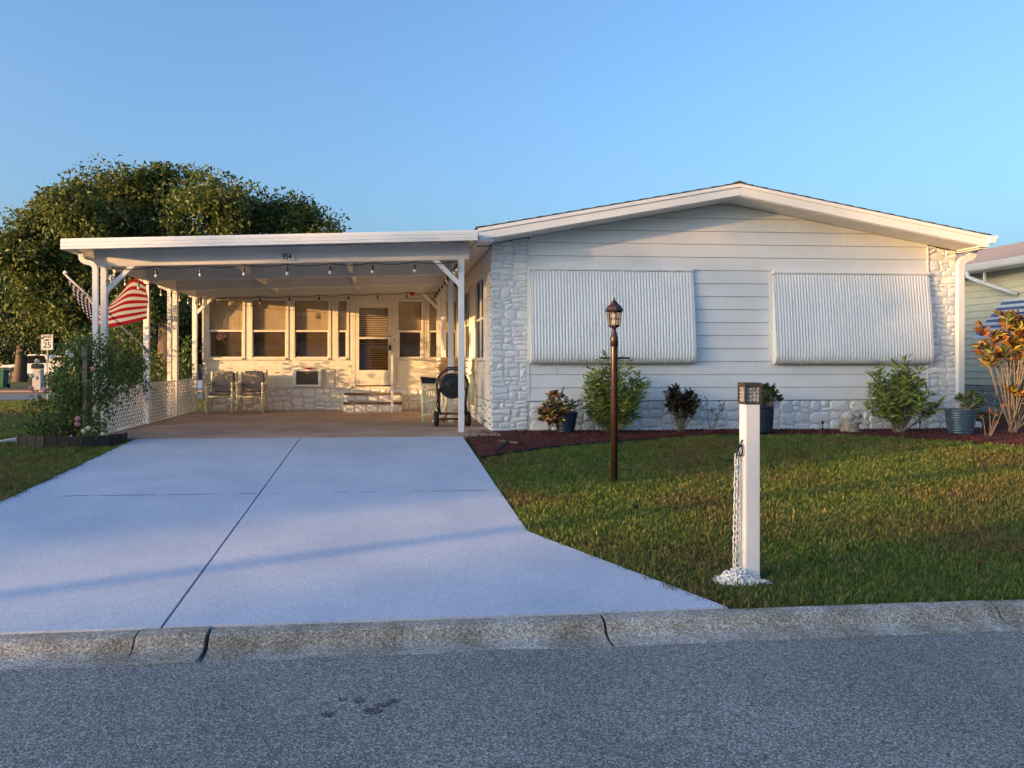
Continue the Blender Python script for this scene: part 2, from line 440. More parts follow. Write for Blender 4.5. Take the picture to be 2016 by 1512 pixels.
def sk(x, y, z): return (x, y+SK*max(-30, min(30, x)), z)
road = MB()
xs = [-200, -60, -30]+list(np.arange(-20, 21, 5))+[30, 60, 200]
for x0, x1 in zip(xs, xs[1:]):
    road.add([sk(x0, -3.0, 0), sk(x1, -3.0, 0), sk(x1, 4.50, 0), sk(x0, 4.50, 0)], [(0, 1, 2, 3)])
road_o = struct('road', road, 'asphalt')
# oil spots: flat stains on the asphalt
for i, (x, y, a, b) in enumerate(((-.07, 3.74, .045, .013), (-.03, 3.80, .035, .012), (.02, 3.84, .03, .012), (-.28, 3.72, .028, .014), (-.14, 3.86, .025, .012), (-.22, 3.88, .018, .008))):
    p = [(x+a*(1+.4*mnoise.noise(Vector((math.cos(t)*2+i*5, math.sin(t)*2, 0))))*math.cos(t), y+b*2*(1+.5*mnoise.noise(Vector((math.cos(t)*3, math.sin(t)*3+i*7, 1))))*math.sin(t), .004) for t in np.linspace(0, 2*PI, 18)[:-1]]
    MB().add(p, [tuple(range(17))]).build('oil_spot', 'oil', road_o)
rs = MB().add([(-120, 32.0, .12), (-4, 32.0, .12), (-4, 39.5, .12), (-120, 39.5, .12)], [(0, 1, 2, 3)])
struct('side_street', rs, 'asphalt_far')
sw = MB().box(-120, -4, 39.5, 40.6, .12, .24); struct('far_sidewalk', sw, 'brick')
sw = MB().box(-4.2, -14.6, 37.0, 44.0, .10, .20); struct('far_driveway', MB().box(-14.8, -9.5, 39.46, 60, .15, .262), mat('pale_concrete', (.5, .5, .5), .8))

# kerb: cast segments with open joints
kerb = bpy.data.objects.new('kerb', None); COL.objects.link(kerb); kerb['_w'] = 1; tag(kerb, None, kind='structure')
prof = [(4.44, -.06), (4.44, .005), (4.56, .012), (4.60, .030), (4.625, .070), (4.65, .088), (4.69, .094), (4.74, .096), (4.74, -.06)]
cuts = [-40, -32, -24, -16, -10, -7, -4.0, -1.39, -1.0, 1.26, 3.75, 6.3, 8.8, 11.5, 16, 24, 32, 40]
for a, b in zip(cuts, cuts[1:]):
    g = .009
    mb = MB(); n = 10 if b-a < 3 else 4
    xsg = np.linspace(a+g, b-g, n+1); m = len(prof); vs = []; fs = []
    jit = rnd.uniform(-.006, .006)
    for x in xsg:
        w = .004*mnoise.noise(Vector((x*3, 0, 0)))
        slant = .05*(1 if abs(a+1.39) < .01 else 0)
        for (py, pz) in prof: vs.append(sk(x-(4.74-py)*slant, py+w, pz+(jit+w if pz > 0 else 0)))
    for i in range(n):
        for k in range(m): fs.append((i*m+k, (i+1)*m+k, (i+1)*m+(k+1) % m, i*m+(k+1) % m))
    fs += [tuple(range(m)), tuple(n*m+k for k in range(m-1, -1, -1))]
    mb.add(vs, fs).build('kerb_segment', 'kerb', kerb)
    MB().box(b-.006, b+.006, 4.45+SK*b, 4.735+SK*b, -.06, .002).build('joint_filler', 'joint', kerb)
# far side kerb
struct('far_kerb', MB().add([sk(-60, -3.05, .12), sk(60, -3.05, .12), sk(60, -2.85, .004), sk(-60, -2.85, .004), sk(-60, -3.3, .12), sk(60, -3.3, .12)], [(0, 3, 2, 1), (4, 0, 1, 5)]), 'kerb')

# driveway slabs
drive = bpy.data.objects.new('driveway', None); COL.objects.link(drive); drive['_w'] = 1; tag(drive, None, kind='structure')
def dz(y): return .10+.0485*(y-4.66)
def slab_piece(poly, name='driveway_slab', m='drive', parent=drive, zf=dz, th=.12, bev=.003):
    n = len(poly)
    vs = [(x, y, zf(y)) for x, y in poly]+[(x, y, zf(y)-th) for x, y in poly]
    mb = MB().add(vs, [tuple(range(n)), tuple(range(2*n-1, n-1, -1))]+[(i, n+i, n+(i+1) % n, (i+1) % n) for i in range(n)])
    return mb.build(name, m, parent, bevel=bev)
k0 = 4.742
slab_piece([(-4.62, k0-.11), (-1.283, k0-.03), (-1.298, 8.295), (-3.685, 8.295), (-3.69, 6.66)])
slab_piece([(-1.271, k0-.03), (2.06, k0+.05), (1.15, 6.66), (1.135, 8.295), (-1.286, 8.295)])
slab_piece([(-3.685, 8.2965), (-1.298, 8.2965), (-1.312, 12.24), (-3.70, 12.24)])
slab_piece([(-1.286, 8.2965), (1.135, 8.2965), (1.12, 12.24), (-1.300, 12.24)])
MB().add([(-1.32, 4.7, dz(4.7)-.012), (-1.25, 4.7, dz(4.7)-.012), (-1.27, 12.24, dz(12.24)-.012), (-1.34, 12.24, dz(12.24)-.012)], [(0, 1, 2, 3)]).build('joint_filler', 'joint', drive)
mb = MB()   # dirt lying in the cross joint, in dashes
for a, b in ((-3.2, -2.95), (-2.85, -2.3), (-2.2, -1.75), (-1.48, -1.33), (-1.15, -1.08), (-.55, -.42), (-.3, -.12), (.25, .33), (.45, 1.0)):
    mb.add([(a, 8.29, dz(8.29)+.002), (b, 8.292, dz(8.29)+.002), (b, 8.304+rnd.uniform(0, .006), dz(8.3)+.002), (a, 8.303, dz(8.3)+.002)], [(0, 1, 2, 3)])
mb.build('joint_dirt', 'joint', drive)
# carport floor
slab = MB().box(-4.45, 1.72, 12.25, 19.0, .30, .48); struct('carport_floor', slab, 'slab', bevel=.008)

# ------------------------------------------------------------------ the house
HX0, HX1, HY = 1.65, 9.66, 13.10
PEAK = 5.575; RS = .184
def roof_top(x): return 4.44-RS*abs(x-PEAK)
def soff(x): return roof_top(x)-.20
house = thing('manufactured_house', 'white one-storey house with shallow gable, two closed awning shutters and stone corners', 'house', (5.65, HY, .45))
# core behind the cladding
MB().prism([(HX0+.06, .3), (HX1-.06, .3), (HX1-.06, soff(HX1)-.02), (PEAK, soff(PEAK)-.04), (HX0+.06, soff(HX0)-.02)], HY+.03, 30, lambda p, a: (p[0], a, p[1])).build('wall', 'backing', house)
MB().prism([(HX0+.05, .40), (HX1-.05, .40), (HX1-.05, .95), (HX0+.05, .95)], HY+.005, HY+.029, lambda p, a: (p[0], a, p[1])).build('skirting', 'mortar', house)
MB().prism([(HX0+.02, .40), (2.26, .40), (2.26, soff(2.26)-.02), (HX0+.02, soff(HX0)-.02)], HY+.0, HY+.029, lambda p, a: (p[0], a, p[1])).build('stone_backing', 'mortar', house)
MB().prism([(9.14, .40), (HX1-.02, .40), (HX1-.02, soff(HX1)-.02), (9.14, soff(9.14)-.02)], HY+.0, HY+.029, lambda p, a: (p[0], a, p[1])).build('stone_backing', 'mortar', house)
# lap siding, one board per course and joint
def lap_board(poly, z0, z1, y, m, parent, name='siding_board', proud=.016):
    vs = []
    n = len(poly)
    for (x, z) in poly:
        vs.append((x, y-.004-proud*(z1-z)/(z1-z0), z))
    for (x, z) in poly: vs.append((x, y+.012, z))
    fs = [tuple(range(n)), tuple(range(2*n-1, n-1, -1))]+[(i, n+i, n+(i+1) % n, (i+1) % n) for i in range(n)]
    return MB().add(vs, fs).build(name, m, parent)
zc = .957; course = 0
joints = {0: (4.9,), 1: (3.4, 7.6), 2: (6.1,), 3: (4.2, 8.4), 5: (7.9,), 7: (5.6,), 9: (5.9,), 10: (6.15,), 11: (5.95,), 12: (7.7,), 13: (6.6, 3.3), 14: (5.45,), 15: (5.85,)}
while zc < 4.2:
    z1 = zc+.2155; xs = [2.285]+sorted(joints.get(course, ()))+[9.12]
    for a, b in zip(xs, xs[1:]):
        poly = [(a+.0015, zc+.005), (b-.0015, zc+.005), (b-.0015, z1), (a+.0015, z1)]
        poly = clip_poly(poly, RS, 1, 4.44-.205+RS*PEAK); poly = clip_poly(poly, -RS, 1, 4.44-.205-RS*PEAK)
        if len(poly) > 2: lap_board(poly, zc, z1, HY, 'siding', house)
    zc = z1; course += 1
for x in (2.262, 9.118): MB().box(x, x+.022, HY-.022, HY+.01, .955, soff(x)-.03).build('corner_trim', 'white', house)
fr = lambda a, b, d: (a, HY-d, b)
cl = [(RS, 1, 4.44-.21+RS*PEAK), (-RS, 1, 4.44-.21-RS*PEAK)]
stones(house, [(HX0, 2.262, .42, 1.2, .030), (HX0, 2.262, 1.2, 2.0, .026), (HX0, 2.262, 2.0, 2.8, .024), (HX0, 2.262, 2.8, 3.64, .030)], 11, fr, warp=.02, depth=.022, clips=cl, asp=1.9)
stones(house, [(2.29, 3.9, .42, .955, .055), (3.9, 5.6, .42, .955, .055), (5.6, 7.4, .42, .955, .055), (7.4, 9.1, .42, .955, .055)], 12, fr, warp=.022, gap=.009, depth=.02, asp=1.5)
stones(house, [(9.14, HX1, .42, 1.5, .032), (9.14, HX1, 1.5, 2.7, .030), (9.14, HX1, 2.7, 3.68, .028)], 13, fr, warp=.024, depth=.022, clips=cl, asp=1.8)
# left side wall seen through the carport
sd = lambda a, b, d: (HX0-d, a, b)
MB().box(HX0+.02, HX0+.058, HY+.03, 22, .40, soff(HX0)-.02).build('wall', 'backing', house)
stones(house, [(HY-.005, 15.0, .44, .955, .05), (15.0, 17.0, .48, .955, .05), (17.0, 18.8, .48, .955, .06)], 14, lambda a, b, d: (HX0+.02-d, a, b), warp=.02, depth=.02)
stones(house, [(HY-.012, HY+.20, .955, 3.45, .026)], 15, lambda a, b, d: (HX0+.02-d, a, b), warp=.012, depth=.026)
SWIN = [(13.95, 15.2, 1.67, 3.06), (16.45, 17.6, 1.67, 3.06)]
zc = .957
while zc < 3.40:
    z1 = zc+.2155; ztop = min(z1, 3.46)
    segs = [(HY+.21, 18.9)]
    for (a, b, w0, w1) in SWIN:
        if w0-.06 < (zc+z1)/2 < w1+.06:
            segs = [s for (p, q) in segs for s in ([(p, a-.06), (b+.06, q)] if p < a and q > b else [(p, q)])]
    for p, q in segs:
        vs = [(HX0+.016-.016, p, zc+.005), (HX0+.016-.016, q, zc+.005), (HX0+.016, q, ztop), (HX0+.016, p, ztop), (HX0+.03, p, zc+.005), (HX0+.03, q, zc+.005), (HX0+.03, q, ztop), (HX0+.03, p, ztop)]
        MB().add(vs, [(0, 1, 2, 3)[::-1], (4, 5, 6, 7), (0, 4, 5, 1)[::-1], (1, 5, 6, 2)[::-1], (2, 6, 7, 3)[::-1], (3, 7, 4, 0)[::-1]]).build('siding_board', 'siding', house)
    zc = z1
for (a, b, w0, w1) in SWIN:
    w = MB().box(HX0-.02, HX0+.045, a-.06, a, w0-.05, w1+.05).box(HX0-.02, HX0+.045, b, b+.06, w0-.05, w1+.05).box(HX0-.021, HX0+.045, a, b, w1, w1+.05).box(HX0-.035, HX0+.045, a, b, w0-.05, w0).build('side_window', 'white_metal', house)
    MB().box(HX0-.005, HX0+.03, a, b, (w0+w1)/2-.02, (w0+w1)/2+.02).box(HX0-.006, HX0+.03, (a+b)/2-.02, (a+b)/2+.02, w0, (w0+w1)/2-.02).box(HX0-.006, HX0+.03, (a+b)/2-.02, (a+b)/2+.02, (w0+w1)/2+.02, w1).build('sash', 'white_metal', w)
    MB().add([(HX0+.02, a, w0), (HX0+.02, b, w0), (HX0+.02, b, w1), (HX0+.02, a, w1)], [(0, 1, 2, 3)]).build('pane', 'glass_dark', w)
MB().box(HX0-.04, HX0-.004, 14.0, 14.36, 1.52, 1.575).build('window_ledge', 'white', house)
# hose tap on the side wall
MB().tube([(HX0-.01, 13.85, .93), (HX0-.10, 13.85, .93), (HX0-.12, 13.85, .90)], .012).torus((HX0-.07, 13.85, .965), .025, .005, 'z', 12).build('tap', 'white_metal', house)

# roof with its edge boards, vented soffits and shingle courses
YF = HY-.56
XL, XR = 1.38, 9.80
roof = MB()
for sx, xe in ((-1, XL), (1, XR)):
    a = [(PEAK, roof_top(PEAK)+.004), (xe, roof_top(xe)+.004), (xe, roof_top(xe)-.05), (PEAK, roof_top(PEAK)-.05)]
    roof.prism(a, YF+.03, 30, lambda p, q: (p[0], q, p[1]))
ro = roof.build('roof', 'shingle', house)
for sx, xe in ((-1, XL), (1, XR)):
    n = 18
    for i in range(n):   # shingle courses: their butt ends stand up as small steps along the rake
        t0, t1 = i/n, (i+1)/n
        x0 = xe+(PEAK-xe)*t0; x1 = xe+(PEAK-xe)*(t1+.02 if i < n-1 else 1)
        MB().add([(x0-.03*(-sx) if i == 0 else x0, YF-.02, roof_top(x0)+.006), (x0 if i else x0+.03*sx, 30, roof_top(x0)+.006), (x1, 30, roof_top(x1)+.006), (x1, YF-.02, roof_top(x1)+.006),
                  (x0 if i else x0+.03*sx, YF-.02, roof_top(x0)+.026), (x0 if i else x0+.03*sx, 30, roof_top(x0)+.026), (x1, 30, roof_top(x1)+.012), (x1, YF-.02, roof_top(x1)+.012)],
                 [(0, 1, 2, 3), (4, 7, 6, 5), (0, 4, 5, 1), (3, 2, 6, 7), (0, 3, 7, 4), (1, 5, 6, 2)]).build('shingle_course', 'shingle', ro)
MB().prism([(PEAK-.12, roof_top(PEAK-.12)+.014), (PEAK, roof_top(PEAK)+.02), (PEAK+.12, roof_top(PEAK+.12)+.014), (PEAK+.12, roof_top(PEAK+.12)+.03), (PEAK, roof_top(PEAK)+.045), (PEAK-.12, roof_top(PEAK-.12)+.03)], YF-.024, 30, lambda p, q: (p[0], q, p[1])).build('ridge_cap', 'shingle', ro)
for sx, xe in ((-1, XL), (1, XR)):
    x0 = PEAK+sx*.002
    MB().prism([(x0, roof_top(x0)), (xe, roof_top(xe)), (xe, roof_top(xe)-.055), (x0, roof_top(x0)-.055)], YF-.018, YF+.02, lambda p, q: (p[0], q, p[1])).build('drip_edge', 'white_metal', house)
    MB().prism([(x0, roof_top(x0)-.057), (xe, roof_top(xe)-.057), (xe, roof_top(xe)-.185), (x0, roof_top(x0)-.185)], YF, YF+.02, lambda p, q: (p[0], q, p[1])).build('fascia', 'white_metal', house)
    xin = xe
    # soffit strips across the front overhang (vented vinyl, one strip each)
    n = 34
    for i in range(n):
        xa = PEAK+(xin-PEAK)*i/n; xb = PEAK+(xin-PEAK)*(i+1)/n-sx*.006
        MB().add([(xa, YF+.022, soff(xa)), (xb, YF+.022, soff(xb)), (xb, HY, soff(xb)), (xa, HY, soff(xa)), (xa, YF+.022, soff(xa)+.012), (xb, YF+.022, soff(xb)+.012), (xb, HY, soff(xb)+.012), (xa, HY, soff(xa)+.012)],
                 [(0, 1, 2, 3), (7, 6, 5, 4), (0, 4, 5, 1), (1, 5, 6, 2), (2, 6, 7, 3), (3, 7, 4, 0)]).build('soffit_strip', 'soffit', house)
MB().box(XL+.02, HX0-.002, HY+.002, 22, soff(XL)-.012, soff(XL)-.0).build('side_soffit', 'soffit', house)
MB().box(XL, XL+.02, YF, 22, roof_top(XL)-.2, roof_top(XL)-.03).build('side_fascia', 'white_metal', house)
MB().box(HX1+.002, XR-.02, YF+.03, 30, soff(XR)-.012, soff(XR)).build('side_soffit', 'soffit', house)
MB().box(XR-.02, XR, YF+.022, 30, roof_top(XR)-.2, roof_top(XR)-.02).build('side_fascia', 'white_metal', house)
MB().add([(XL+.01, YF+.001, 3.478), (HX0-.02, YF+.001, 3.478), (HX0-.02, HY-.03, 3.478), (XL+.01, HY-.03, 3.478), (XL+.01, YF+.001, 3.50), (HX0-.02, YF+.001, 3.50), (HX0-.02, HY-.03, 3.50), (XL+.01, HY-.03, 3.50)], [(0, 3, 2, 1), (4, 5, 6, 7), (0, 1, 5, 4), (1, 2, 6, 5), (2, 3, 7, 6), (3, 0, 4, 7)]).build('eave_return', 'white_metal', house)
MB().box(HX1-.02, XR-.01, YF+.001, HY-.03, 3.478, 3.50).build('eave_return', 'white_metal', house)
# gutter, K-style, and its elbowed downspout at the right corner
g = [(XR, 3.65), (XR+.125, 3.66), (XR+.12, 3.63), (XR+.09, 3.60), (XR+.085, 3.545), (XR, 3.54)]
MB().prism(g, YF-.05, 26, lambda p, q: (p[0], q, p[1])).build('gutter', 'white_metal', house)
def rect_tube(mb, pts, w, d):
    """square-section pipe: w across X, d across Y, along a path in the XZ plane"""
    vs = []; fs = []
    for i, (x, y, z) in enumerate(pts):
        a = Vector(pts[max(0, i-1)]); b = Vector(pts[min(len(pts)-1, i+1)]); t = (b-a).normalized()
        n = Vector((0, 1, 0)).cross(t).normalized()
        for (su, sv) in ((-1, -1), (1, -1), (1, 1), (-1, 1)):
            q = Vector((x, y, z))+n*(su*w/2)+Vector((0, 1, 0))*(sv*d/2); vs.append(q)
    for i in range(len(pts)-1):
        for k in range(4): fs.append((i*4+k, i*4+(k+1) % 4, i*4+4+(k+1) % 4, i*4+4+k))
    fs += [(3, 2, 1, 0), tuple((len(pts)-1)*4+k for k in range(4))]
    return mb.add(vs, fs)
def arc(cx, cz, r, a0, a1, n, y): return [(cx+r*math.cos(math.radians(a)), y, cz+r*math.sin(math.radians(a))) for a in np.linspace(a0, a1, n)]
dy = HY-.12
pts = [(9.74, dy, 3.55)]+arc(9.61, 3.47, .13, 0, -80, 7, dy)+arc(9.50, 3.20, .13, 100, 180, 7, dy)[0:]+[(9.37+.0, dy, 3.1), (9.37, dy, .62), (9.37, dy-.0, .58)]
pts = [(x+.30, y, z) for (x, y, z) in pts]
pts = [(9.86, dy, 3.55)]+arc(9.74, 3.47, .12, 0, -75, 7, dy)+arc(9.765, 3.205, .14, 105, 180, 7, dy)+[(9.625, dy, 3.1), (9.625, dy, .56)]
d = rect_tube(MB(), pts, .105, .08).build('downspout', 'white_metal', house)
for k in range(1, 7):    # crimp rings of the elbows
    for base in (0, 7):
        x, y, z = pts[1+base+min(6, k)]
        MB().box(-.055, .055, y-.043, y+.043, -.006, .006, Matrix.Translation((x, 0, z)) @ Matrix.Rotation(math.radians({0: -k*12.5, 7: -75+k*12.5}[base])*-1, 4, 'Y')).build('crimp', 'white_metal', d)
# folded awning on the right side wall, seen edge-on
MB().prism([(HX1+.03, 2.95), (HX1+.09, 2.98), (HX1+.30, 1.72), (HX1+.26, 1.58), (HX1+.03, 1.58)], 14.0, 16.2, lambda p, q: (p[0], q, p[1])).build('side_awning', 'white_metal', house)

# the two awning shutters, closed: ribbed sheet rolling in at the foot
def shutter(x0, x1, ztop, zbot, lab):
    prof = [(ztop, .045), (ztop-.05, .055), (zbot+.95, .120), (zbot+.30, .180), (zbot+.20, .188), (zbot+.13, .185), (zbot+.075, .174), (zbot+.035, .152), (zbot+.01, .122), (zbot, .09), (zbot+.002, .06)]
    nr = int((x1-x0)/.0505); per = 8; V = []; F = []
    cols = nr*per+1
    for (z, d) in prof:
        for i in range(cols):
            t = i/per; ph = t % 1.0
            bulge = .0052*math.sin(PI*min(1, ph/.62)) if ph < .62 else -.0018*math.sin(PI*(ph-.62)/.38)
            V.append((x0+(x1-x0)*i/(cols-1), HY-d-bulge, z))
    for j in range(len(prof)-1):
        for i in range(cols-1): F.append((j*cols+i, (j+1)*cols+i, (j+1)*cols+i+1, j*cols+i+1))
    p = np_mesh('awning_shutter', np.array(V), np.array(F), 'white_metal', house, smooth=True); p['label'] = lab
    MB().prism([(ztop+.04, .012), (ztop+.045, .06), (ztop+.005, .075), (ztop-.012, .07), (ztop-.012, .012)], x0-.02, x1+.02, lambda q, a: (a, HY-q[1], q[0])).build('top_rail', 'white_metal', p)
    sp = [(ztop-.012, .022)]+[(z, d-.006) for z, d in prof[1:]]+[(zbot+.02, .022)]
    for x in (x0-.018, x1+.002): MB().prism(sp, x, x+.016, lambda q, a: (a, HY-q[1], q[0])).build('side_wing', 'white_metal', p)
    MB().box(x0-.07, x0-.02, HY-.035, HY-.021, zbot+.05, ztop+.02).build('jamb_trim', 'white', p)
    MB().box(x0, x1, HY-.10, HY-.03, zbot-.006, zbot+.006).build('bottom_bar', 'grey_block', p)
    for f in (.16, .82):
        x = x0+(x1-x0)*f; MB().tube([(x, HY-.10, zbot), (x, HY-.11, zbot-.035), (x+.02, HY-.11, zbot-.04)], .006).build('latch', 'white_metal', p)
shutter(2.31, 5.00, 3.10, 1.575, 'white ribbed awning shutter closed over the window nearer the carport')
shutter(6.40, 9.11, 3.08, 1.565, 'white ribbed awning shutter closed over the window by the right stone corner')
MB().box(2.52, 2.74, HY-.0225, HY-.0185, 1.40, 1.50).build('cover_plate', 'white', house)
MB().box(9.60, 9.66, HY-.05, HY-.038, 3.1, 3.13).build('strap', 'white_metal', house)

# ------------------------------------------------------------------ enclosed porch behind the carport
PY = 18.80
porch = thing('enclosed_porch', 'porch wall of blinds-covered windows and a glazed door at the back of the carport', 'porch', (-1.5, PY, .48))
PXL, PXR = -4.20, HX0-.03
WIN = [(-4.04, -3.30, 1.69, 2.99, 0), (-3.08, -2.33, 1.69, 2.99, 0), (-2.13, -1.37, 1.69, 2.99, 1), (-1.15, -.96, 1.69, 2.99, 2), (.235, .75, 1.69, 2.99, 2), (.94, 1.56, 1.69, 2.99, 2)]
DOOR = (-.76, .075, 1.06, 3.03)
core = MB()   # wall core with openings: pieces between the openings
ops = sorted([(a, b, c, d) for a, b, c, d, _ in WIN]+[DOOR])
xprev = PXL
for (a, b, c, d) in ops:
    core.box(xprev, a-.03, PY+.02, PY+.10, .40, 3.36)
    core.box(a-.03, b+.03, PY+.02, PY+.10, .40, c-.03); core.box(a-.03, b+.03, PY+.02, PY+.10, d+.03, 3.36)
    xprev = b+.03
core.box(xprev, PXR, PY+.02, PY+.10, .40, 3.36)
core.build('wall', 'cream', porch)
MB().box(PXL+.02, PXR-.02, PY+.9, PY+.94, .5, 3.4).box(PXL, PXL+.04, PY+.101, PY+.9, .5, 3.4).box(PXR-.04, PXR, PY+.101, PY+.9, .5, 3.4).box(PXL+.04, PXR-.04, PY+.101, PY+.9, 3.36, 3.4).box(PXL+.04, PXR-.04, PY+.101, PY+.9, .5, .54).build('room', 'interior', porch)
for (a, b, c, d, tone) in WIN:
    w = MB().box(a-.06, a, PY-.025, PY+.06, c-.05, d+.05).box(b, b+.06, PY-.025, PY+.06, c-.05, d+.05).box(a, b, PY-.024, PY+.06, d, d+.05).box(a, b, PY-.045, PY+.06, c-.05, c).build('window', 'cream', porch, bevel=.004)
    zm = 2.30
    MB().box(a+.001, b-.001, PY-.012, PY+.03, zm-.022, zm+.022).box(a+.001, a+.022, PY-.010, PY+.03, c+.001, zm-.022).box(b-.022, b-.001, PY-.010, PY+.03, c+.001, zm-.022).box(a+.022, b-.022, PY-.010, PY+.03, c+.001, c+.022).build('sash', 'cream', w)
    MB().add([(a, PY+.034, zm), (b, PY+.034, zm), (b, PY+.034, d), (a, PY+.034, d)], [(0, 1, 2, 3)]).build('pane', 'glass', w)
    MB().add([(a, PY+.004, c), (b, PY+.004, c), (b, PY+.004, zm), (a, PY+.004, zm)], [(0, 1, 2, 3)]).build('pane', 'glass_dark', w)
    mb = MB(); z = d-.03
    while z > c+.01:
        M = Matrix.Translation(((a+b)/2, PY+.085, z)) @ Matrix.Rotation(math.radians(-62), 4, 'X')
        mb.box(-(b-a)/2+.012, (b-a)/2-.012, -.024, .024, -.0012, .0012, M); z -= .042
    for x in (a+.14, b-.14): mb.box(x-.003, x+.003, PY+.055, PY+.058, c, d)
    mb.build('blind', 'blind', w)
# lap boards under and between the windows
zc = .98
while zc < 1.60:
    z1 = min(zc+.22, 1.64); xs = [PXL+.10, -2.17, -1.53, -1.23, DOOR[0]-.09] if zc < 1.40 else [PXL+.10, -1.23, DOOR[0]-.09]
    for a, b in zip(xs, xs[1:]):
        if abs(a+2.17) < .01: continue
        lap_board([(a+.002, zc+.004), (b-.002, zc+.004), (b-.002, z1), (a+.002, z1)], zc, z1, PY+.012, 'cream', porch, proud=.012)
    lap_board([(DOOR[1]+.10, zc+.004), (PXR-.01, zc+.004), (PXR-.01, z1), (DOOR[1]+.10, z1)], zc, z1, PY+.012, 'cream', porch, proud=.012)
    zc += .22
for x, w_ in ((-4.20, .10), (-3.245, .11), (-2.275, .09), (-1.30, .09), (-.89, .07), (.15, .06), (.82, .05)):
    MB().box(x, x+w_-.004, PY-.012, PY+.019, 1.645, 3.30).build('mullion_board', 'cream', porch)
MB().box(PXL, PXR, PY-.016, PY+.018, 3.06, 3.36).build('head_board', 'cream', porch)
stones(porch, [(PXL+.02, -2.2, .485, .975, .045), (-2.2, -.4, .485, .975, .045), (-.4, PXR-.02, .485, .975, .045)], 21, lambda a, b, d: (a, PY+.02-d, b), warp=.016, gap=.007, depth=.03)
# storm door
d0, d1, z0, z1 = DOOR
dr = MB().box(d0, d0+.085, PY-.02, PY+.02, z0, z1-.08).box(d1-.085, d1, PY-.02, PY+.02, z0, z1-.08).box(d0+.085, d1-.085, PY-.02, PY+.02, z1-.19, z1-.08).box(d0+.085, d1-.085, PY-.02, PY+.02, z0, z0+.345).box(d0+.085, d1-.085, PY-.019, PY+.02, 2.12, 2.165).build('door', 'cream', porch, bevel=.003)
MB().box(d0+.16, d1-.16, PY-.026, PY-.0205, z0+.05, z0+.29).build('kick_panel', 'cream', dr, bevel=.002)
for zz0, zz1, gm in ((z0+.345, 2.12, 'glass_dark'), (2.165, z1-.19, 'glass')):
    MB().add([(d0+.085, PY, zz0), (d1-.085, PY, zz0), (d1-.085, PY, zz1), (d0+.085, PY, zz1)], [(0, 1, 2, 3)]).build('pane', gm, dr)
mb = MB(); z = z1-.21
while z > z0+.36:
    mb.box(d0+.09, d1-.09, -.022, .022, -.0012, .0012, Matrix.Translation((0, PY+.05, z)) @ Matrix.Rotation(math.radians(-50), 4, 'X')); z -= .05
mb.build('blind', 'blind', dr)
MB().box(d0-.085, d0-.004, PY-.024, PY+.019, z0-.02, z1+.03).box(d1+.004, d1+.085, PY-.024, PY+.019, z0-.02, z1+.03).box(d0-.004, d1+.004, PY-.023, PY+.019, z1-.075, z1+.03).build('door_frame', 'cream', porch)
MB().box(d1-.065, d1-.02, PY-.055, PY-.021, 1.86, 1.99).build('lock_box', 'black_metal', dr, bevel=.006)
MB().tube([(d1-.045, PY-.05, 2.0), (d1-.045, PY-.055, 2.03), (d1-.02, PY-.055, 2.03), (d1-.02, PY-.05, 2.0)], .005).build('shackle', 'galv', dr)
o = MB().lathe([(.03, 0), (.032, .01), (.02, .02)], 14).build('dead_bolt', 'galv', dr)
o.matrix_parent_inverse = Matrix.Translation((d1-.045, PY-.021, 2.20)) @ Matrix.Rotation(PI/2, 4, 'X')
MB().box(.12, .145, PY-.03, PY-.0245, 2.06, 2.12).build('door_bell', 'brown_tread', porch)
o = MB().lathe([(.055, 0), (.055, .03), (.03, .045)], 16).build('ceiling_lamp', 'red_plastic', porch)
o.matrix_parent_inverse = Matrix.Translation(-porch.location) @ Matrix.Translation((.55, PY-.017, 3.17)) @ Matrix.Rotation(PI/2, 4, 'X')

# air conditioner through the wall
ac = thing('air_conditioner', 'wall air conditioner with dark grille under the third porch window', 'air conditioner', (-1.85, PY, 1.03))
MB().box(-2.17, -1.53, PY-.055, PY+.015, 1.03, 1.075).box(-2.17, -1.53, PY-.055, PY+.015, 1.385, 1.43).box(-2.17, -2.10, PY-.055, PY+.015, 1.075, 1.385).box(-1.60, -1.53, PY-.055, PY+.015, 1.075, 1.385).build('frame', 'white_metal', ac, bevel=.005)
MB().box(-2.10, -1.60, PY-.004, PY+.015, 1.075, 1.385).build('body', 'black_metal', ac)
mb = MB()
for i in range(13): z = 1.085+i*.024; mb.box(-2.10, -1.60, PY-.03, PY-.022, z, z+.007)
for i in range(20): x = -2.09+i*.025; mb.box(x, x+.004, PY-.034, PY-.030, 1.075, 1.385)
mb.build('grille', mat('grille_metal', (.28, .24, .19), .5), ac)
rc = MB().lathe([(.07, 0), (.075, .02), (.05, .035)], 14, (-1.83, PY-.055, 1.432)).build('red_dish', 'red_plastic', None, smooth=True); tag(rc, 'small red dish lying on top of the wall air conditioner', 'dish')
MB().box(-1.53+.004, -1.24, PY-.008, PY+.010, 1.0, 1.42).build('cover_board', 'cream', porch)

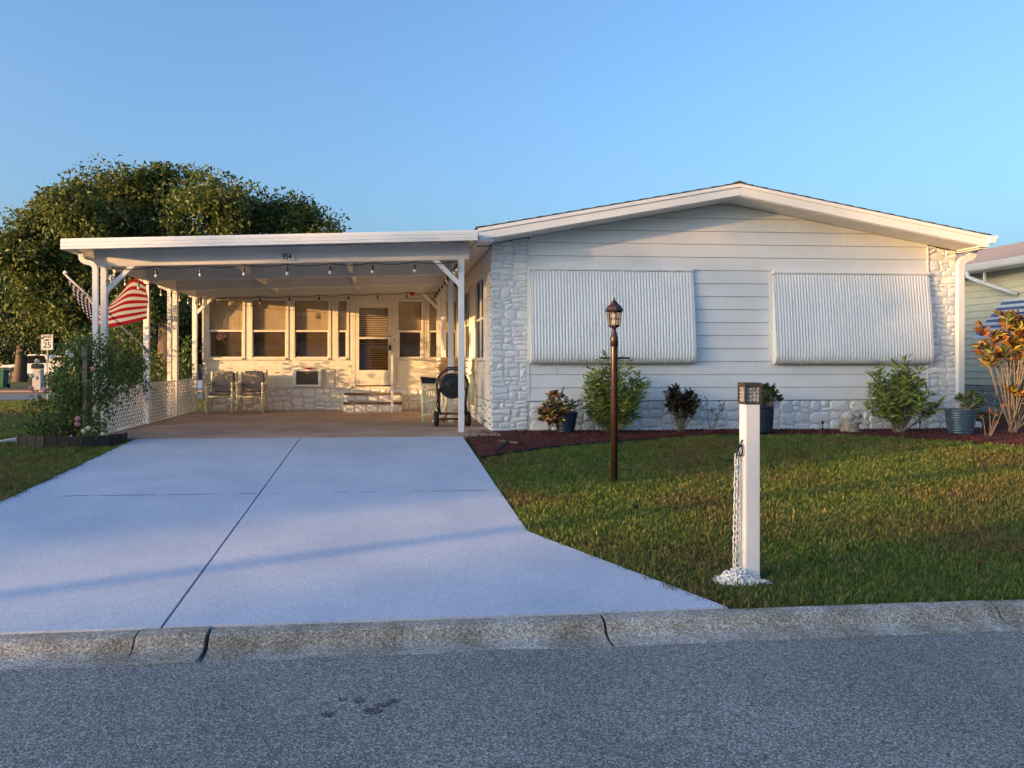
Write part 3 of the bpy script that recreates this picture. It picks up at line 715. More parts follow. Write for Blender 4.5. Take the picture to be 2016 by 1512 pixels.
# steps to the door
steps = thing('entry_steps', 'two white stone steps with brown treads below the porch door', 'steps', (-.35, 18.3, .48))
for (x0, x1, y0, y1, zz0, zz1, seed) in ((-1.0, .30, 18.02, 18.42, .48, .655, 31), (-1.0, .30, 18.42, 18.76, .48, .845, 32)):
    MB().box(x0+.02, x1-.02, y0+.03, y1, zz0, zz1-.002).build('riser', 'mortar', steps)
    MB().box(x0, x1, y0-.01, y1-.002, zz1, zz1+.045).build('tread', 'brown_tread', steps, bevel=.008)
    zlow = zz0+.005 if seed == 31 else .705
    w = (x1-x0)/5; r_ = random.Random(seed)
    for k in range(5):
        stones(steps, [(x0+.01+k*w, x0+.01+(k+1)*w-.01, zlow, zz1-.003, 9)], seed*7+k, lambda a, b, d, yy=y0: (a, yy+.03-d, b), warp=.01, depth=.03)
MB().box(.055, .10, 17.94, 17.985, .48, 1.74).build('handrail_post', 'white_metal', steps, bevel=.004)
MB().box(.06, .095, 17.985, 18.775, 1.68, 1.72).build('handrail', 'white_metal', steps, bevel=.004)

# ------------------------------------------------------------------ carport
cp = thing('carport', 'white flat-roofed carport on slim posts at the left of the house', 'carport', (-1.6, 12.84, .48))
XA, XB = -4.33, 1.15
def bz(x): return 3.05+(x-XA)*.030                       # underside of the cross beams
ROWS = [12.84, 15.02, 17.0, 18.66]
for x in (XA, XB):
    for j, y in enumerate(ROWS):
        wd = .045 if j == 0 else .05
        po = MB().box(x-wd, x+wd, y-.045, y+.045, .48, bz(x)+.02).build('post', 'white_metal', cp, bevel=.006)
        if j == 0: MB().box(x-.075, x+.075, y-.06, y+.06, .481, .487).build('base_plate', 'galv', po)
for j, y in enumerate(ROWS):
    xa, xb = XA-.13, XB+.11
    vs = [(xa, y-.05, bz(xa)), (xb, y-.05, bz(xb)), (xb, y+.05, bz(xb)), (xa, y+.05, bz(xa)), (xa, y-.05, bz(xa)+.26), (xb, y-.05, bz(xb)+.26), (xb, y+.05, bz(xb)+.26), (xa, y+.05, bz(xa)+.26)]
    be = MB().add(vs, [(0, 3, 2, 1), (4, 5, 6, 7), (0, 1, 5, 4), (1, 2, 6, 5), (2, 3, 7, 6), (3, 0, 4, 7)]).build('beam', 'ceiling', cp, bevel=.006)
    if j == 0:
        for xe in (xa-.012, xb+.001): MB().box(xe-.0, xe+.011, y-.052, y+.052, bz(xe)-.004, bz(xe)+.262).build('end_cap', 'white_metal', be)
        for xr in (XA+.05, XB-.06):
            mb = MB()
            for k in range(8): mb.box(xr-.005, xr+.005, y-.054, y-.0502, bz(xr)+.02+k*.028, bz(xr)+.03+k*.028)
            mb.build('rivet_row', 'galv', be)
for x in (-2.5, -.68, XA, XB):
    ys = [12.9, 14.96, 15.08, 16.94, 17.06, 18.6]
    for k in range(0, 6, 2):
        h0 = .07 if x in (-2.5, -.68) else .0
        MB().box(x-.035, x+.035, ys[k], ys[k+1], bz(x)+h0, bz(x)+.262).build('joist', 'ceiling', cp)
# diagonal braces
def brace(x, y, dx, dyv, zb, run=.42):
    a = Vector((x, y, zb-run)); b = Vector((x+dx*run, y+dyv*run, zb))
    t = (b-a).normalized(); M = t.to_track_quat('Z', 'Y').to_matrix().to_4x4(); M.translation = a
    if dx: M = Matrix.Translation(a) @ Matrix.Rotation(math.atan2(dx*run, run), 4, 'Y')
    else: M = Matrix.Translation(a) @ Matrix.Rotation(-math.atan2(dyv*run, run), 4, 'X')
    MB().box(-.035, .035, -.03, .03, -.03, math.hypot(run, run)+.02, M).build('brace', 'white_metal', cp, bevel=.004)
brace(XB, 12.84-.008, -1, 0, bz(XB-.3)+.01); brace(XA, 12.84-.008, 1, 0, bz(XA+.3)+.01)
brace(XA, 12.87, 0, 1, bz(XA)-.02); brace(XB, 18.66-.008, -1, 0, bz(XB-.3)+.01); brace(XA, 18.66-.008, 1, 0, bz(XA+.3)+.01)
# roof deck, ribbed front fascia and left gutter
RX0, RX1, RY0, RY1 = -4.77, 1.375, 12.30, 19.6
def rzt(x): return 3.395+(x+4.77)*.0343
vs = [(RX0+.02, RY0+.02, rzt(RX0)-.10), (RX1, RY0+.02, rzt(RX1)-.10), (RX1, RY1, rzt(RX1)-.10), (RX0+.02, RY1, rzt(RX0)-.10), (RX0+.02, RY0+.02, rzt(RX0)-.03), (RX1, RY0+.02, rzt(RX1)-.03), (RX1, RY1, rzt(RX1)-.03), (RX0+.02, RY1, rzt(RX0)-.03)]
MB().add(vs, [(0, 3, 2, 1), (4, 5, 6, 7), (0, 1, 5, 4), (1, 2, 6, 5), (2, 3, 7, 6), (3, 0, 4, 7)]).build('roof_deck', 'ceiling', cp)
fa = [(0, .0), (.0, -.018), (.012, -.022), (.012, -.060), (.004, -.066), (.004, -.072), (.012, -.078), (.012, -.112), (.004, -.118), (.004, -.124), (.012, -.130), (.012, -.155), (-.04, -.158), (-.04, 0)]
vs = []; n = len(fa)
for x in (RX0, RX1-.02): vs += [(x, RY0-d, rzt(x)+z) for d, z in fa]
MB().add(vs, [(i, n+i, n+(i+1) % n, (i+1) % n) for i in range(n)]+[tuple(range(n)), tuple(range(2*n-1, n-1, -1))]).build('fascia', 'white_metal', cp)
MB().prism([(RX0, 3.39), (RX0-.0+.02, 3.39), (RX0+.13, 3.24), (RX0, 3.24)], RY0+.045, RY1, lambda p, q: (p[0], q, p[1])).build('side_gutter', 'white_metal', cp)
# downspouts on the left
for (y, xo) in ((12.70, 0), (16.86, 0)):
    p = [(-4.62, y, 3.25), (-4.62, y, 3.19)]+arc(-4.53, 3.19, .09, 180, 240, 5, y)+arc(-4.515, 2.995, .10, 75, 5, 6, y)+[(-4.415, y, 2.95), (-4.415, y, .56), (-4.45, y, .52)]
    rect_tube(MB(), p, .075, .06).build('downspout', 'white_metal', cp)
MB().lathe([(.03, 0), (.035, .05), (.02, .08)], 10, (-4.26, 12.78, 2.78)).build('flood_socket', 'galv', cp)
# number plate on the front beam
pl = thing('number_plate', 'white plate numbered 954 on the carport front beam', 'house number', (-1.57, 12.78, 3.16))
MB().box(-1.695, -1.445, 12.770, 12.786, 3.165, 3.29).build('plate', 'sign_white', pl, bevel=.004)
MB().box(-1.685, -1.455, 12.7685, 12.7698, 3.175, 3.178).box(-1.685, -1.455, 12.7685, 12.7698, 3.277, 3.28).build('rule', 'grey_block', pl)
text_mesh('954', .112, 'black_ink', pl, facing(-1.57, 12.767, 3.227), 'digits', .0022, .84)

# string lights: cord with drop sockets and clear bulbs
def strings(label, pts, drops, grp):
    t = thing('string_lights', label, 'string lights', pts[0], grp)
    P = []
    for (a, b) in zip(pts, pts[1:]):
        a, b = Vector(a), Vector(b); n = 8; sag = .035*(b-a).length/.7
        for k in range(n): u = k/n; q = a.lerp(b, u); q.z -= sag*4*u*(1-u); P.append(q)
    P.append(Vector(pts[-1]))
    MB().tube(P, .006, 5).build('cord', 'black_plastic', t)
    for q in drops:
        so = MB().tube([(q[0], q[1], q[2]), (q[0], q[1], q[2]-.05)], .006, 5).lathe([(.012, 0), (.018, .012), (.018, .06), (.009, .075)], 8, (q[0], q[1], q[2]-.115)).build('socket', 'black_plastic', t)
        MB().lathe([(.004, -.052), (.017, -.044), (.025, -.027), (.022, -.010), (.013, 0)], 10, (q[0], q[1], q[2]-.115)).build('bulb', 'bulb', so, smooth=True)
G = 'string lights under the carport roof'
def node_row(p, q, n): return [tuple(Vector(p).lerp(Vector(q), k/n)) for k in range(n+1)]
r0 = node_row((-4.2, 12.77, 3.035), (1.07, 12.77, 3.185), 8); strings('string of bulbs along the front beam of the carport', r0, r0, G)
r1 = node_row((-4.27, 12.95, 3.0), (-4.27, 18.5, 3.0), 8); strings('string of bulbs along the left posts above the lattice', r1, r1, G)
r2 = node_row((-4.2, 18.58, 3.02), (1.07, 18.58, 3.19), 8); strings('string of bulbs across the porch windows at the back', r2, r2, G)
r3 = node_row((1.06, 13.0, 3.16), (1.06, 18.4, 3.16), 7); strings('string of bulbs along the right posts beside the house wall', r3, r3, G)

# ------------------------------------------------------------------ front yard things
# lamp post
LX, LY = 2.455, 8.70; LZ = gz(LX, LY)
lp = thing('lamp_post', 'bronze lamp post with lantern head standing on the lawn', 'lamp post', (LX, LY, LZ))
def at(mb_pts): return mb_pts
MB().lathe([(.038, -.1), (.038, 1.52), (.037, 1.53)], 20, (LX, LY, LZ)).build('pole', 'bronze', lp, smooth=True)
MB().lathe([(.043, 1.50), (.043, 1.60), (.036, 1.615), (.030, 1.645), (.022, 1.675), (.020, 1.70)], 18, (LX, LY, LZ)).build('collar', 'bronze', lp, smooth=True)
MB().tube([(LX-.165, LY, LZ+1.375), (LX+.175, LY, LZ+1.375)], .0095, 8).build('ladder_bar', 'black_metal', lp)
MB().lathe([(.02, 1.70), (.055, 1.715), (.062, 1.728), (.062, 1.735)], 6, (LX, LY, LZ), rot=PI/6).build('lantern_base', 'bronze', lp)
cage = MB()
for k in range(6):
    t = PI/6+k*PI/3; c, s_ = math.cos(t), math.sin(t)
    cage.tube([(LX+.062*c, LY+.062*s_, LZ+1.73), (LX+.082*c, LY+.082*s_, LZ+1.89)], .0052, 5)
    t2 = t+PI/3; R = .071
    cage.tube([(LX+R*c, LY+R*s_, LZ+1.80), (LX+R*math.cos(t2), LY+R*math.sin(t2), LZ+1.80)], .003, 4)
    cage.tube([(LX+.081*c, LY+.081*s_, LZ+1.882), (LX+.081*math.cos(t2), LY+.081*math.sin(t2), LZ+1.882)], .008, 4)
    a = Vector((.066*c, .066*s_, 1.735)); b = Vector((.066*math.cos(t2), .066*math.sin(t2), 1.735)); a2 = Vector((.081*c, .081*s_, 1.885)); b2 = Vector((.081*math.cos(t2), .081*math.sin(t2), 1.885))
    o3 = Vector((LX, LY, LZ)); cage.tube([(a+b)/2+o3, (a2+b2)/2+o3], .003, 4)
cg = cage.build('cage', 'bronze', lp)
MB().lathe([(.060, 1.735), (.078, 1.885)], 6, (LX, LY, LZ), rot=PI/6).build('glazing', 'lantern_glass', cg)
MB().lathe([(.012, 1.735), (.022, 1.75), (.022, 1.80), (.018, 1.805)], 12, (LX, LY, LZ)).lathe([(.010, 1.805), (.024, 1.83), (.020, 1.86), (.004, 1.875)], 12, (LX, LY, LZ)).build('bulb', 'cream_bulb', lp, smooth=True)
MB().lathe([(.098, 1.885), (.104, 1.892), (.096, 1.902), (.085, 1.93), (.062, 1.955), (.040, 1.965), (.036, 1.968)], 6, (LX, LY, LZ), rot=PI/6).build('roof_cap', 'bronze', lp)
MB().lathe([(.046, 1.968), (.042, 1.975), (.02, 1.998), (.010, 2.01), (.012, 2.02), (.006, 2.03), (.001, 2.047)], 12, (LX, LY, LZ)).build('finial', 'bronze', lp, smooth=True)
MB().box(LX-.035, LX+.03, LY-.07, LY-.03, LZ-.01, LZ+.012).build('foot_bracket', 'chain', lp, bevel=.006)

# white post with solar cap, hook and chain
WX, WY = 2.46, 5.37; WZ = gz(WX, WY)
wp_ = thing('driveway_post', 'square white post with a solar light cap beside the driveway', 'post', (WX, WY, WZ))
MB().box(WX-.051, WX+.051, WY-.051, WY+.051, WZ-.1, WZ+1.215).build('sleeve', 'white', wp_, bevel=.005)
cap = MB().box(WX-.060, WX+.060, WY-.060, WY+.060, WZ+1.340, WZ+1.357).box(WX-.054, WX+.054, WY-.054, WY+.054, WZ+1.208, WZ+1.224)
for sx in (-1, 1):
    for sy in (-1, 1): cap.box(WX+sx*.053-.007, WX+sx*.053+.007, WY+sy*.053-.007, WY+sy*.053+.007, WZ+1.222, WZ+1.341)
cap.box(WX-.057, WX+.057, WY-.057, WY+.057, WZ+1.325, WZ+1.341)
cp_ = cap.build('solar_cap', 'solar', wp_, bevel=.002)
MB().box(WX-.045, WX+.045, WY-.045, WY+.045, WZ+1.224, WZ+1.325).build('inner_lamp', mat('lamp_lens_back', (.32, .33, .30), .5, .5, 60), cp_)
mb = MB()
for k in range(4):
    for i in range(4):
        for q in range(2):
            x = WX-.039+i*.026; z = WZ+1.236+k*.026
            c = (x, WY-.0455, z) if q == 0 else (WX-.0455, WY-.039+i*.026, z)
            mb.lathe([(.001, -.009), (.008, -.006), (.0105, 0), (.008, .006), (.001, .009)], 8, c)
mb.build('lens_beads', mat('lens', (.34, .35, .34), .15, .4, 80, spec=.7), cp_, smooth=True)
hk = MB().tube([(WX-.052, WY-.01, WZ+.965), (WX-.066, WY-.01, WZ+.95), (WX-.066, WY-.01, WZ+.93)], .006).torus((WX-.068, WY-.01, WZ+.895), .030, .006, 'x', 16, 6, 1.3).tube([(WX-.066, WY-.012, WZ+.93), (WX-.096, WY-.014, WZ+.90), (WX-.100, WY-.014, WZ+.86)], .008).build('hook', 'black_metal', wp_, smooth=True)
ch = thing('plastic_chain', 'white plastic chain hanging from the post and heaped at its foot', 'chain', (WX-.07, WY, WZ))
def link_mesh():
    mb = MB(); pts = []
    for k in range(17):
        t = 2*PI*k/16; x = .012*math.cos(t); z = .012*math.sin(t)+(.012 if math.sin(t) > 0 else -.012); pts.append((x, 0, z))
    return mb.tube(pts, .0044, 5, False).mesh('chain_link', True)
LM = link_mesh(); LM.materials.append(MT['chain'])
def put_link(M):
    o = link('chain_link', LM, ch); o.matrix_parent_inverse = Matrix.Translation(-ch.location) @ M
r_ = random.Random(3)
for s_i, (x0, x1) in enumerate(((-.100, -.116), (-.070, -.084))):
    n = 21; z = WZ+.85
    for k in range(n):
        f = k/n; x = WX+x0+(x1-x0)*f
        put_link(Matrix.Translation((x, WY-.015+.03*s_i, WZ+.85-.0375*k)) @ Matrix.Rotation((PI/2 if k % 2 else 0)+.5+r_.uniform(-.25, .25), 4, 'Z') @ Matrix.Rotation(r_.uniform(-.08, .08), 4, 'Y'))
for k in range(230):
    t = r_.uniform(0, 2*PI); q = r_.random()**.6
    x = WX-.115+.155*q*math.cos(t); y = WY-.06+.10*q*math.sin(t); z = gz(x, y)+.022+.095*(1-q)*r_.random()
    put_link(Matrix.Translation((x, y, z)) @ Matrix.Rotation(r_.uniform(0, PI), 4, 'Z') @ Matrix.Rotation(r_.uniform(.9, 1.9), 4, 'Y') @ Matrix.Rotation(r_.uniform(0, PI), 4, 'Z'))
for k in range(12):
    x = WX-.03+.0085*k; y = WY-.11-.002*k+.012*math.sin(k); put_link(Matrix.Translation((x, y, gz(x, y)+.03)) @ Matrix.Rotation(PI/2, 4, 'Y') @ Matrix.Rotation(PI/2*(k % 2), 4, 'Z'))

# ------------------------------------------------------------------ mulch bed
edge = [(1.17, 10.35), (1.6, 10.7), (2.2, 11.15), (2.9, 11.5), (3.6, 11.75), (4.4, 12.1), (5.2, 12.42), (6.0, 12.55), (6.8, 12.4), (7.6, 12.0), (8.3, 11.5), (9.0, 10.9), (9.8, 10.5), (11.2, 10.3), (13, 10.6)]
V = []; F = []; nn = 30
for (x, y) in edge:
    yb = HY+.05 if x < 9.7 else 15.0
    for k in range(nn):
        t = k/(nn-1); yy = y+(yb-y)*t
        V.append((x+(.02 if k else 0)*mnoise.noise(Vector((x*9, yy*9, 3))), yy, gz(x, yy)+.012+.03*min(1, t*6)+.012*mnoise.noise(Vector((x*7, yy*7, 0)))))
for i in range(len(edge)-1):
    for k in range(nn-1): F.append((i*nn+k, (i+1)*nn+k, (i+1)*nn+k+1, i*nn+k+1))
mul = np_mesh('mulch_bed', np.array(V), np.array(F), 'mulch', smooth=True); tag(mul, None, kind='structure')
def ey(x):
    return lerp_tab(edge, x)
n = 15000
x = rng.uniform(1.2, 12.0, n); yb = np.where(x < 9.7, HY, 14.0); e = np.array([ey(q) for q in x]); y = e+(yb-e)*rng.random(n)
P = np.stack([x, y, np.array([gz(a, b) for a, b in zip(x, y)])+.035+.012*rng.random(n)], 1)
D = rng.normal(size=(n, 3)); D[:, 2] *= .35
Vv, Ff = leaf_arrays(P, D, rng.uniform(.02, .07, n), rng.uniform(.006, .018, n), fold=.1, droop=.02)
o = np_mesh('mulch_chips', Vv, Ff, 'chip'); tag(o, 'dark red bark chips covering the flower bed along the house', 'mulch', kind='stuff')
# black edging strip along the left end of the bed
mb = MB(); p = [(1.17, 10.30), (1.45, 10.52), (1.9, 10.86), (2.5, 11.24), (3.2, 11.55), (4.0, 11.88)]
for a, b in zip(p, p[1:]):
    z0, z1 = gz(*a), gz(*b); mb.add([(a[0], a[1], z0-.03), (b[0], b[1], z1-.03), (b[0], b[1], z1+.05), (a[0], a[1], z0+.05), (a[0], a[1]+.02, z0-.03), (b[0], b[1]+.02, z1-.03), (b[0], b[1]+.02, z1+.05), (a[0], a[1]+.02, z0+.05)], [(0, 1, 2, 3), (7, 6, 5, 4), (3, 2, 6, 7)])
o = mb.build('bed_edging', 'edging'); tag(o, 'black plastic edging strip along the left end of the mulch bed', 'edging')
st = MB().box(-.20, .20, -.05, .05, 0, .03, Matrix.Translation((1.72, 11.4, gz(1.7, 11.4)+.05)) @ Matrix.Rotation(2.2, 4, 'Z') @ Matrix.Rotation(.06, 4, 'X')).build('wood_scrap', 'bark', bevel=.004); tag(st, 'flat dark board lying on the mulch near the stone corner', 'board')
st = MB().tube([(1.40, 10.7, gz(1.4, 10.7)+.03), (1.62, 10.98, gz(1.6, 11)+.13)], [.02, .026], 7).build('edging_stake', 'edging'); tag(st, 'short black stake leaning at the left tip of the mulch bed', 'stake')

# ------------------------------------------------------------------ plants
MT['croton_mix'] = leafmat('croton_leaves', [(.070, .105, .028), (.420, .070, .028), (.504, .364, .070), (.070, .112, .028), (.350, .126, .035), (.098, .028, .028), (.630, .420, .098)], .38, .2)
MT['croton_dark'] = leafmat('dark_croton_leaves', [(.017, .025, .011), (.042, .017, .014), (.028, .039, .014), (.084, .025, .017), (.049, .056, .020)], .35, .12)
MT['croton_green'] = leafmat('green_croton_leaves', [(.060, .138, .033), (.151, .235, .051), (.277, .319, .070), (.098, .181, .039), (.500, .469, .083)], .4, .2)
MT['croton_tall'] = leafmat('tall_croton_leaves', [(.053, .075, .022), (.300, .083, .030), (.420, .300, .053), (.105, .135, .030), (.150, .045, .030), (.480, .225, .060)], .4, .22)
MT['leaf_rose'] = leafmat('rose_leaves', [(.04, .08, .02), (.08, .135, .034), (.13, .19, .05), (.05, .095, .026)], .45, .3)
MT['leaf_tree'] = leafmat('tree_leaves', [(.04, .075, .016), (.09, .135, .03), (.165, .18, .045), (.06, .095, .02)], .55, .3)
MT['leaf_dark'] = leafmat('dark_tree_leaves', [(.018, .032, .014), (.036, .061, .020), (.064, .090, .025)], .55, .2)
MT['leaf_jade'] = leafmat('jade_leaves', [(.042, .077, .020), (.077, .133, .031), (.119, .168, .042), (.140, .084, .028)], .35, .15)

def stem_curve(b, tip, bow, n=6, r=rnd):
    b, tip = Vector(b), Vector(tip); out = []
    side = Vector((r.uniform(-1, 1), r.uniform(-1, 1), 0))*bow
    for k in range(n+1):
        t = k/n; q = b.lerp(tip, t); q += side*math.sin(PI*t); out.append(q)
    return out

def croton(name, label, cat, base, tips, leaf_m, L=(.13, .2), W=(.03, .045), whorl=16, stem_m='palebark', sr=.009, seed=1, leaf_parts=False, group=None, along=.45, parent=None, spread=.9):
    """shrub of bare stems ending in whorls of long leaves"""
    r = np.random.default_rng(seed); rr = random.Random(seed)
    t = parent or thing(name, label, cat, base, group)
    sm = MB(); P = []; D = []; LL = []; WW = []
    for tip in tips:
        b = (base[0]+rr.uniform(-.05, .05), base[1]+rr.uniform(-.05, .05), base[2]-.02)
        c = stem_curve(b, tip, .06, 7, rr); sm.tube(c, [sr*(1-.55*k/7) for k in range(8)], 5)
        d0 = (c[-1]-c[-3]).normalized()
        for k in range(whorl):
            f = rr.random()*along; seg = c[-1].lerp(c[max(0, len(c)-3)], f)
            ang = rr.uniform(0, 2*PI); el = rr.uniform(-.25, 1.0)*(1-f*.6)
            dv = Vector((math.cos(ang)*spread, math.sin(ang)*spread, el))+d0*.35
            P.append(seg); D.append(dv); LL.append(rr.uniform(*L)*(1-.25*f)); WW.append(rr.uniform(*W))
    sm.build('stem', stem_m, t)
    P = np.array([tuple(p) for p in P]); D = np.array([tuple(d) for d in D]); LL = np.array(LL); WW = np.array(WW)
    if leaf_parts:
        k = min(len(P), 290); big = np.argsort(-LL*WW)[:k]; rest = np.setdiff1d(np.arange(len(P)), big)
        for i in big:
            v, f = leaf_arrays(P[i:i+1], D[i:i+1], LL[i:i+1], WW[i:i+1], fold=.22, droop=.16, r=r)
            np_mesh('leaf', v, f, leaf_parts[int(r.integers(len(leaf_parts)))], t)
        if len(rest):
            v, f = leaf_arrays(P[rest], D[rest], LL[rest], WW[rest], fold=.22, droop=.16, r=r)
            o = np_mesh('small_leaves', v, f, leaf_m, t); o['kind'] = 'stuff'
    else:
        v, f = leaf_arrays(P, D, LL, WW, fold=.22, droop=.16, r=r)
        o = np_mesh('foliage', v, f, leaf_m, t)
    return t
def plain(name, c, rough=.38): return mat(name, c, rough, .35, 30, spec=.4)
CROT = [plain('croton_leaf_a', (.08, .13, .03)), plain('croton_leaf_b', (.42, .08, .035)), plain('croton_leaf_c', (.55, .40, .08)), plain('croton_leaf_d', (.07, .085, .02)), plain('croton_leaf_e', (.38, .16, .045)), plain('croton_leaf_f', (.08, .022, .02))]
TALL = [plain('tall_leaf_a', (.07, .095, .025)), plain('tall_leaf_b', (.30, .09, .03)), plain('tall_leaf_c', (.46, .34, .06)), plain('tall_leaf_d', (.07, .09, .02)), plain('tall_leaf_e', (.10, .035, .02)), plain('tall_leaf_f', (.45, .20, .06)), plain('tall_leaf_g', (.08, .11, .028)), plain('tall_leaf_h', (.12, .16, .035)), plain('tall_leaf_i', (.34, .32, .07)), plain('tall_leaf_j', (.05, .08, .02))]

def cloud(cx, cy, cz, rx, ry, rz_, n, seed, low=-.5):
    r = random.Random(seed); out = []
    while len(out) < n:
        v = Vector((r.gauss(0, 1), r.gauss(0, 1), r.gauss(0, 1))).normalized()*(r.random()**.35)
        if v.z < low: continue
        out.append((cx+v.x*rx, cy+v.y*ry, cz+v.z*rz_))
    return out

def pot(name, label, loc, r0, r1, h, m, ribs=0, dimples=False, group='glazed pots in the flower bed'):
    t = thing(name, label, 'pot', loc, group)
    prof = [(r0*.92, 0), (r0, .015)]
    N = 40
    for k in range(N+1):
        f = k/N; r = r0+(r1-r0)*(f**.8); 
        if ribs: r += .006*math.sin(2*PI*ribs*f)
        prof.append((r, .02+(h-.05)*f))
    prof += [(r1+.012, h-.028), (r1+.014, h-.008), (r1+.004, h), (r1-.018, h), (r1-.02, h-.03)]
    b = MB().lathe(prof, 32, loc).build('body', m, t, smooth=True)
    if dimples:
        mb = MB()
        for k in range(14):
            for i in range(30):
                a = 2*PI*(i+.5*(k % 2))/30; f = (k+.7)/15; r = r0+(r1-r0)*(f**.8)+.004; z = .02+(h-.05)*f
                mb.lathe([(.001, -.014), (.010, 0), (.001, .014)], 4, (loc[0]+r*math.cos(a), loc[1]+r*math.sin(a), loc[2]+z))
        mb.build('glaze_scales', m, b)
    MB().lathe([(r1-.025, h-.06), (.02, h-.05)], 20, loc).build('soil', 'soil', t)
    return t

# pot with red and yellow croton at the left
p1 = (2.72, 12.72, gz(2.72, 12.72)+.03)
pot('plant_pot', 'tilted dark blue ribbed pot in front of the left stone corner', (p1[0]+.08, p1[1], p1[2]), .13, .19, .34, 'blue_glaze', ribs=12)
croton('croton_bush', 'red and yellow croton spilling from the left dark blue pot', 'croton', (p1[0]-.02, p1[1]-.02, p1[2]+.30), cloud(p1[0]-.14, p1[1]-.12, p1[2]+.36, .25, .20, .30, 48, 5, -.9), 'croton_mix', (.08, .13), (.034, .052), 12, seed=5, leaf_parts=CROT, along=.5)
croton('trailing_herb', 'thin green sprigs growing behind the red croton in the left pot', 'plant', (p1[0]+.10, p1[1]+.06, p1[2]+.32), cloud(p1[0]+.14, p1[1]+.05, p1[2]+.46, .25, .15, .28, 20, 6, -.4), 'leaf_rose', (.03, .05), (.012, .02), 42, seed=6, along=1.6, sr=.004)
# long-leaved green croton behind the lamp post
b = (3.52, 12.66, gz(3.52, 12.7)+.03)
croton('croton_bush', 'tall yellow-green narrow-leaved bush behind the lamp post', 'shrub', b, cloud(3.56, 12.63, 1.10, .58, .34, .60, 105, 8, -.95)+[(3.44, 12.6, 1.72), (3.38, 12.62, 1.66)], 'croton_green', (.13, .20), (.024, .036), 32, seed=8, along=1.9, sr=.006)
# dark croton
b = (4.68, 12.72, gz(4.7, 12.7)+.03)
croton('croton_bush', 'small near-black croton bush between the lamp post and the white post', 'shrub', b, cloud(4.68, 12.7, .98, .28, .22, .26, 48, 9, -.8), 'croton_dark', (.09, .14), (.03, .045), 24, seed=9, along=1.1, sr=.006)
b = (5.20, 12.80, gz(5.2, 12.8)+.03)
croton('bare_bush', 'thin almost leafless twigs beside the near-black croton', 'shrub', b, [(5.02, 12.78, .95), (5.14, 12.8, 1.0), (5.26, 12.82, .82), (5.36, 12.8, .97), (5.42, 12.76, .86), (5.33, 12.85, .75), (5.45, 12.82, .93)], 'croton_dark', (.04, .07), (.015, .025), 7, seed=10, along=.8, sr=.007)
# scaled dark pot with jade plant behind the white post
p2 = (6.00, 12.62, gz(6.0, 12.62)+.025)
pot('plant_pot', 'dark blue pot with scale pattern behind the white post', p2, .135, .165, .43, 'blue_glaze', dimples=True)
croton('jade_plant', 'low bushy jade plant in the scale-patterned pot', 'plant', (p2[0], p2[1], p2[2]+.38), cloud(p2[0], p2[1], p2[2]+.62, .34, .24, .20, 70, 12, -.5), 'leaf_jade', (.035, .055), (.022, .032), 34, seed=12, along=.8, sr=.011, spread=.7)
# long-leaved green bush at right
b = (8.14, 12.35, gz(8.14, 12.4)+.03)
croton('croton_bush', 'wide yellow-green narrow-leaved bush under the right shutter', 'shrub', b, cloud(8.12, 12.4, 1.12, .52, .34, .58, 72, 14, -.75)+cloud(8.50, 12.4, .95, .36, .28, .36, 18, 15), 'croton_green', (.12, .18), (.024, .036), 34, seed=14, along=1.5, sr=.008)
# large blue pot by the right corner and its plants
p3 = (9.02, 12.15, gz(9.02, 12.15)+.025)
pot('plant_pot', 'large slate blue banded pot below the right downspout', p3, .165, .225, .40, 'slate_glaze', ribs=9)
croton('potted_herb', 'dark green herb growing in the slate blue pot', 'plant', (p3[0]+.04, p3[1], p3[2]+.36), cloud(p3[0]+.18, p3[1], p3[2]+.52, .28, .18, .20, 26, 17, -.6), 'leaf_rose', (.04, .07), (.014, .022), 34, seed=17, along=1.2, sr=.004)
croton('dry_twigs', 'brown withered twigs in front of the slate blue pot', 'plant', (9.20, 11.78, gz(9.2, 11.8)+.02), [(9.10, 11.78, .78), (9.22, 11.8, .9), (9.3, 11.75, .84), (9.34, 11.8, .7), (9.40, 11.72, .95)], mat('withered', (.22, .09, .03), .8, .4, 20), (.05, .09), (.02, .03), 9, seed=18, along=.8, sr=.007)
# tall croton at the right edge
b = (9.98, 12.25, gz(10, 12.2)+.03)
tips = [(9.57, 12.2, 1.58), (9.62, 12.1, 1.40), (9.62, 12.25, 1.86), (9.80, 12.1, 1.74), (9.95, 12.2, 2.02), (10.02, 12.05, 1.85), (10.16, 12.2, 2.02), (10.10, 12.2, 1.70), (10.30, 12.15, 1.92), (10.45, 12.1, 1.78), (10.38, 12.2, 1.56), (10.62, 12.2, 1.90), (10.75, 12.1, 1.6), (10.05, 12.0, 1.50), (9.85, 12.3, 1.48), (10.25, 12.3, 1.33), (9.98, 12.1, 1.05), (10.12, 12.05, .98), (10.40, 12.1, 1.12), (10.55, 12.2, 1.30), (10.85, 12.3, 1.85), (10.22, 12.1, 1.0), (10.30, 12.0, .78), (9.88, 12.05, 1.95), (10.08, 12.15, 1.92), (10.40, 12.0, 1.98), (10.22, 12.0, 1.78), (9.72, 12.2, 1.62), (10.52, 12.0, 1.66), (9.93, 12.0, 1.66)]
tips = [(x-.16, y, .5+(z-.5)*1.22) for x, y, z in tips]+[(x-.05, y-.12, .5+(z-.5)*1.12) for x, y, z in tips if z > 1.55]
croton('croton_tree', 'tall leggy orange and green croton at the right corner of the yard', 'croton', b, tips, 'croton_tall', (.15, .23), (.046, .066), 22, seed=20, leaf_parts=TALL, along=.34, sr=.012)
